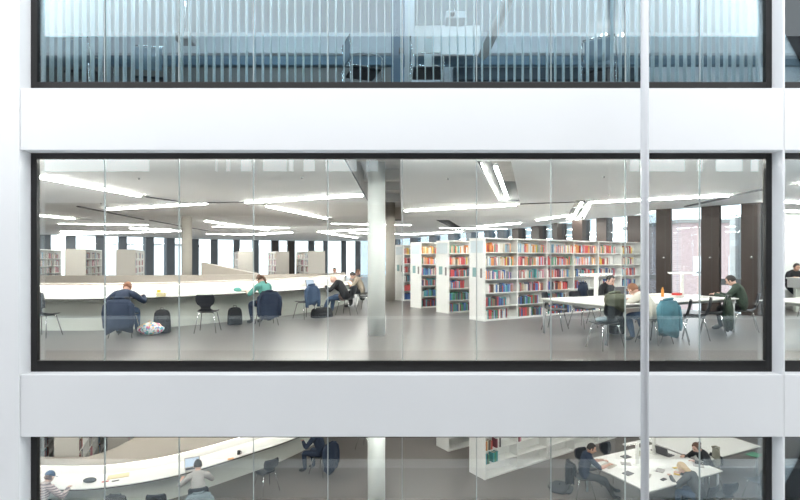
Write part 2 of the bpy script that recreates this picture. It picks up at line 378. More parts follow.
# strips added to light the far hall, then fittings of the neighbouring bay
for i, (x, y) in enumerate([(-18,14),(-15,22),(-9,24),(-3,30),(-12,31),(-19,28),(2,25),(-3,22)]):
    strip((x, y), (x+3.5, y+.8), .08, None, h=.03)['label'] = 'added far linear light deep in the hall ceiling, run %s' % ['by the left wall','behind the left bookcases','behind the beige column','above the middle distance','furthest left of centre','near the far left windows','behind the bookcases','between the columns'][i]
strip((8.2,10.2),(11.5,11.2), .15, 'strip light of the next bay, beyond the right pier, nearest')
strip((9.8,13.4),(13.5,14.2), .15, 'strip light of the next bay, beyond the right pier, farther')
strip((12.2,16),(15.5,16.6), .15, 'strip light of the next bay before the gridded wall')
for k_, z_ in enumerate((3.15, -.85)):  # perimeter strips added near the glass to brighten bookcase fronts and desk panels
    for i, x in enumerate((-8.6, -5.0, -1.4, 2.2, 5.8)):
        strip((x, 7.56), (x+3.3, 7.56), .15, 'added fill light just inside the glass of the %s storey, %s' % (('middle','lowest')[k_], ('far left','left','centre','right','far right')[i]), zc=z_, fac=('lamp','lamplow')[k_])
# small ceiling sprinklers
for i, (x, y) in enumerate([(139,178),(101,203),(302,177),(604,176),(448,178),(609,194)]):
    X, Y = CE(x, y); m = MB(); m.tube([(0,0,0),(0,0,-.035)], [.02,.012], 10)
    o = m.build('sprinkler', M['strut']); o.location = (X, Y, 3.149); tag(o, 'small dark sprinkler head on the ceiling %s' % ['above the seated person in navy','near the left frame','left of the column top','above the right study tables','right of the column top','right of the small slot'][i], 'sprinkler', 'ceiling sprinklers')
# lower floor lamps, unseen above the view, spread to light the storey
for i, (x, y) in enumerate([(-9,9.5),(-5,9.0),(-1,9.6),(3,9.3),(7,9.8),(-9,12.6),(-5,13.2),(0,13.0),(4,13),(8,13),(-7,16),(0,16.5),(6,16.5)]):
    t = strip((x, y), (x+2.6, y+.5), .15, None, zc=-.85, fac='lamplow')
    t['label'] = 'unseen linear light under the lowest storey ceiling, %s' % ['front far left','front left','front centre','front right','front far right','middle far left','middle left','middle centre','middle right','middle far right','back left','back centre','back right'][i]

# ================================================================ UPPER FLOOR (behind the blinds)
m = MB(); m.box(-14, 18.3, 7.4, 12.30, 7.15, 7.25); struct(m.build('ceiling', M['ceilup']))
m = MB(); m.box(-14, 18.3, 12.3, 12.45, 6.65, 7.25); struct(m.build('wall_back_fascia', M['upw']))
m = MB(); m.box(-14, 18.3, 12.45, 12.6, 6.42, 6.75); struct(m.build('wall_back_beam', M['upb']))
m = MB(); m.box(-14, -.05, 12.6, 12.8, 4, 6.5); struct(m.build('wall_back', M['upg']))
m = MB(); m.box(1.35, 6.2, 12.62, 12.8, 6.12, 6.42); struct(m.build('wall_back_band', M['upd']))
m = MB(); m.box(-.05, 18.3, 12.8, 12.95, 4, 6.5); struct(m.build('wall_back', M['upw']))
m = MB(); m.box(-14.2, -14, 7.4, 12.9, 4, 7.25); struct(m.build('wall_left', M['upw']))
m = MB(); m.box(-14.2, 18.3, 7.4, 12.9, 7.3, 7.4); struct(m.build('trim_roof', M['upg']))
# dark panel and white door edge near the middle
m = MB(); m.box(-.16, .075, 9.0, 9.12, 4.0, 7.14); o = m.build('partition_panel', M['uppan']); tag(o, 'dark blue upright panel behind the blinds of the top window', 'panel')
m = MB(); m.box(.09, .27, 9.3, 9.4, 4.0, 7.14); o = m.build('door_leaf', M['upw']); tag(o, 'white upright door edge beside the dark blue panel upstairs', 'door')
m = MB(); m.box(.36, 1.9, 11.9, 12.0, 6.45, 7.14); o = m.build('glow_board', M['white']); tag(o, 'wide white plane imitating a glow under the upper ceiling, right of the dark panel', 'board')  # white plane put in for the bright glow beside the panel
m = MB(); m.box(-.02, .06, 8.95, 8.99, 5.28, 5.36); o = m.build('door_closer', M['edge']); tag(o, 'small black fitting on the dark blue panel', 'fitting')
# inclined strut
s0, s1 = Vector(((483-400)*11.5/F, 11.5, H+(259-56)*11.5/F)), Vector(((508-400)*9.6/F, 9.6, H+259*9.6/F))
m = MB(); d = (s1-s0); m.tube([s0, s0+d*1.25], .12, 4); o = m.build('inclined_strut', M['strut']); tag(o, 'grey inclined strut rising behind the blinds, right of centre', 'beam')
def ovh(x0, x1, y, z, label, mt='upw'):
    o = thing('projector', label, 'projector', (x0, y, z)); m = MB(); m.box(0, x1-x0, 0, .35, -.14, 0); m.build('housing', M[mt], o, bevel=.02)
    m = MB(); m.tube([((x1-x0)/2, .18, 0), ((x1-x0)/2, .18, 7.15-z)], .02, 8); m.build('ceiling_rod', M['chrome'], o)
    m = MB(); m.tube([((x1-x0)*.3, -.03, -.07), ((x1-x0)*.3, .01, -.07)], .045, 14); m.build('lens', M['edge'], o)
ovh(.86, 1.22, 9.3, 6.2, 'pale projector hanging from the upper ceiling right of the dark panel')
ovh(-4.35, -4.05, 9.6, 5.95, 'dim hanging projector behind the upper blinds on the left', 'upg')
for i, (x, y) in enumerate([(-5,8.6),(-1,8.9),(3,8.6),(8.2,9),(-4,9.8),(1,9.9)]):  # cool strips added out of view to brighten the upper room and slats
    t = strip((x, y), (x+2, y+.3), .12, None, zc=7.15, lit=(0,1), fac='fillup'); t['label'] = 'added unseen linear light on the upper storey ceiling, %s' % ['front left','front centre','front right','front far right','back left','back right'][i]
for i, (x, y) in enumerate([(604,35),(621,35)]):
    Y = 11.9; m = MB(); m.sphere((0,0,0), (.07,.07,.05)); o = m.build('spot_lamp', M['led']); o.location = ((x-400)*Y/F, Y, H+(HY-y)*Y/F)
    tag(o, ['left','right'][i]+' small bright spot lamp above the right upstairs chair', 'lamp', 'spot lamps upstairs')
    m = MB(); m.tube([(0,0,.04),(0,0,7.15-o.location.z)], .012, 6); m.build('rod', M['chrome'], o)
# vertical blinds
vb = thing('vertical_blind', 'row of pale blue vertical slats behind the top window', 'blind', (0, 7.42, 4.0))
sl = MB(); sl.box(-.007, .007, -.044, .044, .0, 3.0); me0 = sl.build('slat', M['slat'], vb); me0.location = ((43.6-400)*7.42/F, 0, 0)
k = 1
while True:
    px = 43.6+8.12*k
    if px > 762: break
    o = me0.copy(); COL.objects.link(o); o.parent = vb; o.location = ((px-400)*7.42/F, 0, 0)
    o.rotation_euler = (0, 0, R(rnd.uniform(-1.5, 1.5))); k += 1
m = MB(); m.box(-5.2, 5.24, -.03, .03, 3.0, 3.06); m.build('headrail', M['strut'], vb)

# ================================================================ CURVED COUNTER
def catmull(P, n=6):
    P = [Vector(p) for p in P]; out = []
    for i in range(len(P)-1):
        p0, p1, p2, p3 = P[max(i-1,0)], P[i], P[i+1], P[min(i+2, len(P)-1)]
        for k in range(n):
            t = k/n; out.append(.5*((2*p1)+(p2-p0)*t+(2*p0-5*p1+4*p2-p3)*t*t+(3*p1-p0-3*p2+p3)*t**3))
    out.append(P[-1]); return out
front = catmull([(-12.5,11.3),(-9.8,10.65),(-7.5,10.48),(-6.2,10.6),(-4.95,11.22),(-3.70,12.45),(-2.72,13.65),(-2.0,15.05),(-1.55,16.8),(-1.35,18.4)], 6)
nrm = []
for i in range(len(front)):
    d = (front[min(i+1, len(front)-1)]-front[max(i-1,0)]).normalized(); nrm.append(Vector((-d.y, d.x)))
def sweep(sec, name, mt, parent, var=None):
    rings = []
    for i, p in enumerate(front):
        rings.append([Vector((*(p+nrm[i]*((o*var(p)) if (var and o > 1.0) else o)), z)) for o, z in sec])
    m = MB(); m.rings(rings, 0, False); return m.build(name, mt, parent)
def counter(z, label, wide):
    t = thing('curved_counter', label, 'counter', (0, 0, z))
    sweep([(0,.735),(0,.757),(.70,.757),(.70,.735)], 'worktop', M['white'], t)
    sweep([(-.004,.715),(-.004,.735),(.64,.735),(.64,.715)], 'edge_strip', M['edge'], t)
    sweep([(.55,0),(.55,.714),(.60,.714),(.60,0)], 'front_panel', M['deskpanel'], t)
    sweep([(.701,.60),(.701,.97),(.78,.97),(.78,.60)], 'riser', M['white'], t)
    var = (lambda p: 1.0+1.6*max(0, min(1, (p.x+7.2)/1.5))*max(0, min(1, (-1.5-p.x)/1.5))) if wide else (lambda p: 1.0)
    sweep([(.60,.99),(.60,1.02),(.72,1.03),(1.01,1.03),(1.01,.99)], 'riser_cap', M['beige'], t, var)
    sweep([(.63,.972),(.63,.988),(.69,.988),(.69,.972)], 'strip_light', M['led'], t)
    sweep([(.90,0),(.90,.985),(.95,.985),(.95,0)], 'back_panel', M['beige'], t)
    return t
counter(0, 'long curved white reading counter with lit riser on the middle floor', False)
counter(-4, 'long curved white reading counter seen from above on the lowest floor', True)
# beige low partition further back in the middle floor
pb = catmull([(-20,17.5),(-14,17.0),(-9,17.0),(-5,18),(-3,19.4),(-2.3,21)], 5)
m = MB(); rings = []
for i, p in enumerate(pb):
    d = (pb[min(i+1, len(pb)-1)]-pb[max(i-1,0)]).normalized(); n_ = Vector((-d.y, d.x))
    rings.append([Vector((*(p+n_*o), z)) for o, z in [(0,0),(0,1.02),(.25,1.02),(.25,0)]])
m.rings(rings, 0, False); tag(m.build('low_partition', M['beige']), 'low beige curved partition behind the reading counter', 'partition')
m = MB()
rings = [[Vector((-7.4,18.6,.9)),Vector((-7.4,19,.9)),Vector((-7.4,19,1.45)),Vector((-7.4,18.6,1.45))],[Vector((-5.6,19.6,.9)),Vector((-5.6,20,.9)),Vector((-5.6,20,1.0)),Vector((-5.6,19.6,1.0))]]
m.rings(rings, 0, False); m.box(-7.4,-5.6,19.0,19.6,0,.9)
tag(m.build('stair_parapet', M['beige']), 'beige sloping parapet behind the counter beside the left beige column', 'parapet')

# ================================================================ BOOKCASES
DD = Vector((math.cos(R(33)), math.sin(R(33)))); NN = Vector((-DD.y, DD.x))
ROWZ = [.05, .375, .72, 1.065, 1.41, 1.755]; BAY = 1.15; TOP = 2.12
BOOKS = []        # (matrix, size, colour name, descriptive label)
palette = {k: tuple(.04*.8+.96*c for c in v) if k not in ('white','cream') else v for k, v in {'red':(.55,.05,.05),'orange':(.75,.28,.07),'white':(.78,.77,.74),'cream':(.66,.58,.44),'blue':(.05,.13,.38),'navy':(.03,.05,.13),'green':(.05,.25,.13),'teal':(.05,.32,.34),'black':(.025,.025,.03),'yellow':(.75,.55,.08),'pink':(.68,.30,.36),'maroon':(.22,.03,.05),'grey':(.32,.33,.35),'brown':(.22,.12,.07),'light blue':(.25,.45,.62)}.items()}
bookmats = {k: mat('book_'+k.replace(' ', '_'), v, .5, var=.12, scale=15) for k, v in palette.items()}
warm = ['red','orange','white','white','cream','pink','maroon','yellow','light blue','green','grey','red','white','orange']
mixd = ['red','blue','white','navy','black','light blue','blue','maroon','cream','red','teal','pink','grey','orange','white','brown']
cool = ['blue','navy','teal','green','black','maroon','white','blue','red','light blue','brown']
ordn = ['first','second','third','fourth','fifth','sixth','seventh','eighth','ninth','tenth','eleventh','twelfth']
def bookcase(C, z, nb, label, w=.60, z0=None, sign=True, endm='shelf', angle=33, top=TOP, rows=ROWZ, bay=BAY, name='bookcase'):
    t = thing(name, label, 'bookcase', (C[0], C[1], z), R(angle))
    L = nb*bay+.03
    m = MB(); m.box(0, .03, 0, w, 0, top); m.build('end_panel', M[endm], t, bevel=.003)
    m = MB(); m.box(L-.03, L, 0, w, 0, top); m.build('end_panel', M['shelf'], t)
    m = MB(); m.box(.03, L-.03, w/2-.01, w/2+.01, .05, top-.03); m.build('back_panel', M['shelf'], t)
    m = MB(); m.box(.03, L-.03, .005, w-.005, top-.03, top); m.build('top_board', M['shelf'], t)
    m = MB(); m.box(.03, L-.03, .02, w-.02, 0, .03); m.build('plinth', M['shelf'], t)
    for k in range(1, nb):
        m = MB(); m.box(k*bay, k*bay+.035, .002, w-.002, .03, top-.03); m.build('upright', M['shelf'], t)
    proto = {}
    for ri, rz in enumerate(rows):
        for k in range(nb):
            m = MB(); m.box(k*bay+.037, (k+1)*bay-.002, .008, w-.008, rz-.022, rz)
            m.build('shelf', M['shelf'], t)
    if sign:
        m = MB(); m.box(-.012, -.001, .06, w-.06, 1.74, 2.05); m.build('sign_board', M['signb'], t, bevel=.004)
        m = MB(); m.box(-.010, -.001, .30, .46, 1.12, 1.36); m.build('card', M['card'], t)
        m = MB(); m.box(-.010, -.001, .10, .17, 1.10, 1.34); m.build('card', M['upg'], t)
    return t
def fill(C, z, angle, nb, which, rows, fillf, bay=BAY, w0=.03, side=1, w=.60, pals=None, hmax=.245):
    if z < 0: fillf = lambda r, k: .45
    a = R(angle); D = Vector((math.cos(a), math.sin(a), 0)); N = Vector((-D.y, D.x, 0))
    for ri, rz in enumerate(rows):
        for k in range(nb):
            x = k*bay+.06; end = (k+1)*bay-.03; lim = x+(end-x)*fillf(ri, k)
            pal = pals(ri, k); cnt = {}
            while x < lim:
                th = rnd.uniform(.02, .055); hh = rnd.uniform(.17, hmax); dp = rnd.uniform(.14, .18); c = rnd.choice(pal)
                lean = 0 if rnd.random() < .93 else R(rnd.uniform(-8, 4))
                yy = rnd.uniform(.012, .03)
                if side < 0: yy = w-yy-dp
                P = Vector((C[0], C[1], z))+D*x+N*yy+Vector((0,0,rz+.001))
                mx = Matrix.Translation(P) @ Matrix.Rotation(a, 4, 'Z') @ Matrix.Rotation(lean, 4, 'Y')
                cnt[c] = cnt.get(c, 0)+1
                lab = '%s %s book, %s shelf down, %s bay of %s' % (ordn[min(cnt[c]-1, 11)], c, ordn[5-ri] if len(rows) == 6 else ordn[ri], ordn[k], which)
                BOOKS.append((mx, (th, dp, hh), c, lab, P))
                x += th+.0015
                if rnd.random() < .04: x += rnd.uniform(.03, .09)
C1, C2, C3, C4 = (2.14,12.6), (1.41,14.45), (.67,15.96), (.14,18.8)
bookcase(C1, 0, 6, 'longest white bookcase full of books, nearest on the middle floor')
bookcase(C2, 0, 4, 'white bookcase second from the front on the middle floor')
bookcase(C3, 0, 3, 'white bookcase third from the front on the middle floor')
bookcase(C4, 0, 3, 'white bookcase furthest left, beside the beige column')
bookcase(C1, -4, 6, 'nearly empty white bookcase on the lowest floor, nearest the study table', sign=False)
bookcase(C2, -4, 3, 'white bookcase partly hidden at the top of the lowest window', sign=False)
def palrow(ri, k):
    return warm if ri >= 4 else (mixd if ri >= 2 else cool)
def ff1(ri, k):
    if ri == 2 and k == 3: return .45
    if ri == 1 and k >= 3: return .75
    return [.86,.72,.84,.90,.92,.92][ri]*rnd.uniform(.88, 1.08) if k < 4 else rnd.uniform(.5,.8)
fill(C1, 0, 33, 6, 'nearest bookcase', ROWZ, ff1, pals=palrow)
fill(C2, 0, 33, 2, 'second bookcase', ROWZ, lambda r, k: [.8,.85,.5,.9,.85,.8][r], pals=palrow)
fill(C3, 0, 33, 2, 'third bookcase', ROWZ, lambda r, k: [.8,.8,.7,.8,.7,.6][r], pals=palrow)
fill(C4, 0, 33, 1, 'furthest bookcase', ROWZ, lambda r, k: [.9,.95,.9,.6,.7,.5][r], pals=lambda r, k: (['blue'] if r == 0 else ['red'] if r == 1 else palrow(r, k)))
LOWB = lambda rows: rows
for (x0, n, ri, bay_, pal) in [(.07,5,2,0,['orange','cream','black','brown','red']),(.42,3,2,0,['maroon','white','black']),(.06,3,1,0,['teal','black','green']),(.30,3,1,0,['teal','green','teal']),(.07,3,2,1,['maroon','pink','white']),(.07,3,3,1,['navy','blue','grey']),(.1,2,2,2,['grey','navy'])]:
    x = bay_*BAY+x0
    for q in range(n):
        th = rnd.uniform(.03,.055); hh = rnd.uniform(.22,.27); c = pal[q % len(pal)]
        P = Vector((C1[0], C1[1], -4))+Vector((DD.x, DD.y, 0))*x+Vector((NN.x, NN.y, 0))*.02+Vector((0,0,ROWZ[ri]+.001))
        mx = Matrix.Translation(P) @ Matrix.Rotation(R(33), 4, 'Z')
        BOOKS.append((mx, (th,.17,hh), c, '%s %s book, %s group, %s bay of lowest floor bookcase' % (ordn[q], c, {(.07,2):'upper left',(.42,2):'upper right',(.06,1):'lower left',(.30,1):'lower right',(.07,3):'top',(.1,2):'single'}.get((x0,ri),'small'), ordn[bay_]), P+Vector((0,0,-1000))))
        x += th+.003
# left bookcases, long sides receding
VA = math.degrees(math.atan2(1, -.39))
def leftcase(xc, Y, z, Lb, label, side, w=.72, top=1.98):
    X = (xc-400)*Y/F
    # local x runs away from us; local y to the left
    ang = VA
    D = Vector((math.cos(R(ang)), math.sin(R(ang)))); N = Vector((-D.y, D.x))
    C = Vector((X, Y)) if side > 0 else Vector((X, Y))-N*w
    rows = [.05,.36,.67,.98,1.29,1.60]
    bookcase((C.x, C.y), z, Lb, label, w=w, sign=False, endm='beigel', angle=ang, top=top, rows=rows, bay=1.1)
    fill((C.x, C.y), z, ang, Lb, label, rows, lambda r, k: rnd.uniform(.6,.9), bay=1.1, w=w, side=1 if side > 0 else -1, pals=lambda r, k: ['white','grey','pink','cream','maroon','white','grey','brown','light blue'])
leftcase(39, 20, 0, 3, 'white bookcase cut by the left frame behind the counter', 1)
leftcase(86, 20, 0, 3, 'bookcase with plain end panel left of the seated person in navy', 1)
leftcase(135.5, 21, 0, 3, 'bookcase with plain end panel right of the seated person in navy', 1)
leftcase(238, 24, 0, 3, 'bookcase with plain end panel left of the person in teal', -1, top=1.95)
leftcase(276, 24, 0, 3, 'bookcase right above the person in teal', -1, w=.62, top=1.95)
leftcase(308, 23, 0, 3, 'bookcase with orange items above the blue coat chair', -1, w=.8, top=1.95)
leftcase(79, 11.85, -4, 3, 'white bookcase with end panel, lowest floor far left', 1, w=.5)
leftcase(30, 11.85, -4, 3, 'white bookcase cut by the left frame on the lowest floor', 1, w=.5)
leftcase(128, 13.9, -4, 1, 'short white bookcase on the lowest floor, right of the glass joint', 1, w=.5)
# turn the specs into objects
def book_mesh(c):
    m = MB(); m.box(0, 1, 0, 1, 0, 1, 0); m.box(.12, .88, .06, 1.003, .03, 1.003, 1)
    me = bpy.data.meshes.new('book_'+c)
    me.from_pydata([tuple(p) for p in m.v], [], m.f); me.update(); me.materials.append(bookmats[c]); me.materials.append(M['paper'])
    me.polygons.foreach_set('material_index', m.m); return me
meshes = {c: book_mesh(c) for c in palette}
def vis(b): P = b[4]; return -10 if P.z < -500 else P.y
order = sorted([b for b in BOOKS if vis(b) == -10 or (b[4].z > -.01 and 'bay of nearest' in b[3] or 'bay of second' in b[3] and 'first bay' in b[3])], key=vis)
single = order[:300]; ids = set(id(b) for b in single)
seen = {}
for b in single:
    o = bpy.data.objects.new('book', meshes[b[2]]); COL.objects.link(o)
    o.matrix_world = b[0] @ Matrix.Diagonal((*b[1], 1))
    lab = b[3]
    g = 'books on the lowest floor bookcase' if vis(b) == -10 else ('books on the nearest bookcase' if 'nearest' in lab else 'books on the second bookcase')
    tag(o, lab, 'book', g)
rest = MB(); rmats = [bookmats[c] for c in palette]; cidx = {c: i for i, c in enumerate(palette)}
for b in BOOKS:
    if id(b) in ids: continue
    vs = [(x*b[1][0], y*b[1][1], z*b[1][2]) for z in (0,1) for y in (0,1) for x in (0,1)]
    rest.add([b[0] @ Vector(p) for p in vs], [(0,2,3,1),(4,5,7,6),(0,1,5,4),(2,6,7,3),(0,4,6,2),(1,3,7,5)], cidx[b[2]])
tag(rest.build('distant_books', rmats), 'many small books filling the further bookcases', 'books', None, 'stuff')

# ================================================================ CHAIRS
def shell_mesh():
    # a moulded shell: seat, narrow waist, wide back, with thickness
    prof = [(.22,.432,.14),(.215,.445,.185),(.16,.452,.205),(.08,.448,.212),(0,.444,.21),(-.08,.446,.20),(-.14,.458,.175),(-.185,.49,.125),(-.205,.53,.095),(-.218,.575,.11),(-.232,.62,.168),(-.246,.68,.195),(-.258,.74,.20),(-.268,.80,.188),(-.272,.83,.165)]
    def grid(off, nu=9):
        G = []
        for i, (y, z, w) in enumerate(prof):
            row = []
            p0 = prof[max(i-1,0)]; p1 = prof[min(i+1,len(prof)-1)]; ty, tz = p1[0]-p0[0], p1[1]-p0[1]; l = math.hypot(ty, tz); ny, nz = tz/l*-1, ty/l
            ny, nz = -ny, -nz
            for j in range(nu):
                u = -1+2*j/(nu-1); cup = .018*u*u if i < 8 else 0; cb = .035*u*u if i >= 8 else 0
                row.append(Vector((u*w, y+cb+ny*off*-1, z+cup+nz*off*-1)))
            G.append(row)
        return G
    return grid
grid = shell_mesh()
def shell_part(i0, i1, m):
    A = grid(0)[i0:i1]; Bt = grid(.013)[i0:i1]; nu = 9; n = len(A)
    vs = [p for r in A for p in r]+[p for r in Bt for p in r]; o = n*nu; fs = []
    for i in range(n-1):
        for j in range(nu-1):
            a = i*nu+j; fs.append((a, a+nu, a+nu+1, a+1)); fs.append((o+a, o+a+1, o+a+nu+1, o+a+nu))
    for i in range(n-1):
        for j in (0, nu-1): a = i*nu+j; fs.append((a, o+a, o+a+nu, a+nu) if j else (a, a+nu, o+a+nu, o+a))
    for i in (0, n-1):
        for j in range(nu-1): a = i*nu+j; fs.append((a, a+1, o+a+1, o+a) if i == 0 else (a, o+a, o+a+1, a+1))
    m.add(vs, fs, 0, True)
def make_chair():
    t = thing('shell_chair', 'x', 'chair', (0,0,0), 0, 'black shell chairs')
    m = MB(); shell_part(0, 9, m); m.build('seat', M['shell'], t)
    m = MB(); shell_part(8, 15, m); m.build('backrest', M['shell'], t)
    for sx in (-1, 1):
        for sy, top in ((1, .10), (-1, -.10)):
            m = MB(); m.tube([(sx*.05, sy*.02, .425), (sx*.13, sy*.11, .425), (sx*.16, sy*.14, .41), (sx*.225, sy*.235, 0.0)], .0095, 8); m.build('leg', M['chrome'], t)
    m = MB(); m.tube([(0,0,.415),(0,0,.437)], .07, 16); m.build('mounting_plate', M['chrome'], t)
    return t
proto = make_chair(); used = [False]
def chair(x, y, z, face, label):
    """face = direction the sitter looks, degrees from +X"""
    if not used[0]: o = proto; used[0] = True
    else: o = copy_tree(proto)
    o.location = (x, y, z); o.rotation_euler = (0, 0, R(face-90)); o['label'] = label; return o
# ================================================================ GARMENTS, BAGS
def garment(x, y, z, face, mt, label, top=.90, bot=.32, w=.24, d=.085, seed=1, off=-.27, name='coat', sleeves=True):
    t = thing(name, label, 'coat', (x, y, z), R(face-90)); r_ = random.Random(seed); m = MB(); rings = []; n = 28
    ph = [r_.uniform(0, 6.28) for _ in range(4)]
    for k in range(9):
        v = k/8; zz = top+(bot-top)*v
        sw = (.88+.10*min(1, v*2.2)) if v < .5 else .98+.10*(v-.5)+.07*math.sin(ph[0]+v*5)
        dd = d*(.55+.6*min(1, v*3))*(1.0-.25*v)
        ring = []
        for i in range(n):
            a = 2*math.pi*i/n; fold = 1+(.05+.16*v)*math.sin(5*a+ph[1]+v)+.07*v*math.sin(9*a+ph[2])
            ring.append(Vector((w*sw*math.cos(a)*(1+.03*math.sin(3*a+ph[3])), off+dd*math.sin(a)*fold-.012*v, zz+(.06*math.sin(2*a+ph[0])+.03*math.sin(5*a+ph[2]) if k == 8 else 0)-.03*abs(math.cos(a))*(1-v))))
        rings.append(ring[::-1])
    m.rings(rings); m.build('body', mt, t)
    if sleeves:
        for sx in (-1, 1):
            m = MB(); xx = sx*w*.92
            m.tube([(xx*.8, off, top-.07), (xx*1.05, off-.01, top-.15), (xx*1.12, off-.03, top-.30), (xx*1.08+.02*r_.uniform(-1,1), off-.045, top-.48), (xx*1.04, off-.04, top-.58)], [.04,.055,.052,.046,.042], 10)
            m.build('sleeve', mt, t)
    m = MB(); m.tube([(-.10, off+.03, top-.01), (-.05, off-.05, top+.015), (.05, off-.05, top+.015), (.10, off+.03, top-.01)], .024, 8); m.build('collar', mt, t)
    return t
def backpack(x, y, z, rz, mt, label, w=.30, d=.2, h=.42, lean=0, name='backpack', mt2=None):
    t = thing(name, label, 'bag', (x, y, z), R(rz)); m = MB(); rings = []
    for k in range(9):
        v = k/8; s = [.86,.98,1.0,1.0,.98,.95,.88,.70,.30][k]
        ring = []
        for i in range(20):
            a = 2*math.pi*i/20; c, s_ = math.cos(a), math.sin(a); e = .6
            ring.append(Vector((w/2*s*math.copysign(abs(c)**e, c), d/2*s*math.copysign(abs(s_)**e, s_)+lean*v*h, [0,.03,.12,.3,.5,.68,.84,.95,1.0][k]*h)))
        rings.append(ring)
    m.rings(rings); bd = m.build('body', mt, t)
    m = MB(); rings = []
    for k, (zz, s) in enumerate([(.06,.8),(.10,1),(.36,1),(.44,.75)]):
        rings.append([Vector((w*.36*s*math.copysign(abs(math.cos(a))**.6, math.cos(a)), -d/2+d*.22*s*math.copysign(abs(math.sin(a))**.6, math.sin(a))+lean*zz*h, zz*h)) for a in [2*math.pi*i/16 for i in range(16)]])
    m.rings(rings); m.build('front_pocket', mt, bd)
    m = MB(); m.tube([(-.04,lean*h,h*.97),(-.03,lean*h,h+.04),(.03,lean*h,h+.04),(.04,lean*h,h*.97)], .008, 6); m.build('handle', mt2 or mt, t)
    for sx in (-1,1):
        m = MB(); m.tube([(sx*.07,d*.42+lean*h*.9,h*.88),(sx*.09,d*.62+lean*h*.5,h*.6),(sx*.1,d*.58,h*.25),(sx*.11,d*.44,h*.08)], .013, 6, flat=.5); m.build('strap', mt2 or mt, t)
    return t
def laptop(x, y, z, face, label, mt='lid', open_=105):
    t = thing('laptop', label, 'laptop', (x, y, z), R(face-90))
    m = MB(); m.box(-.165, .165, -.115, .115, 0, .016); lb = m.build('base', M[mt], t, bevel=.003)
    m = MB(); m.box(-.145, .145, -.03, .085, .0162, .0175); m.build('keyboard', M['key'], lb)
    a = R(180-open_)
    mx = Matrix.Translation((0,.115,.012)) @ Matrix.Rotation(-a+R(0), 4, 'X') 
    mx = Matrix.Translation((0,.118,.012)) @ Matrix.Rotation(R(-(open_-90)), 4, 'X')
    m = MB(); m.box(-.165,.165,0,.008,0,.22, mx=mx); ll = m.build('lid', M[mt], t)
    m = MB(); m.box(-.15,.15,-.002,-.0005,.015,.205, mx=mx); m.build('screen', M['screen'], ll)
    return t
def sheet(x, y, z, rz, w, h, label, mt='paper', th=.003, name='paper_sheet', cat='paper', group=None):
    m = MB(); m.box(-w/2, w/2, -h/2, h/2, 0, th); o = m.build(name, M[mt]); o.location = (x, y, z+.0008); o.rotation_euler = (0,0,R(rz)); return tag(o, label, cat, group)

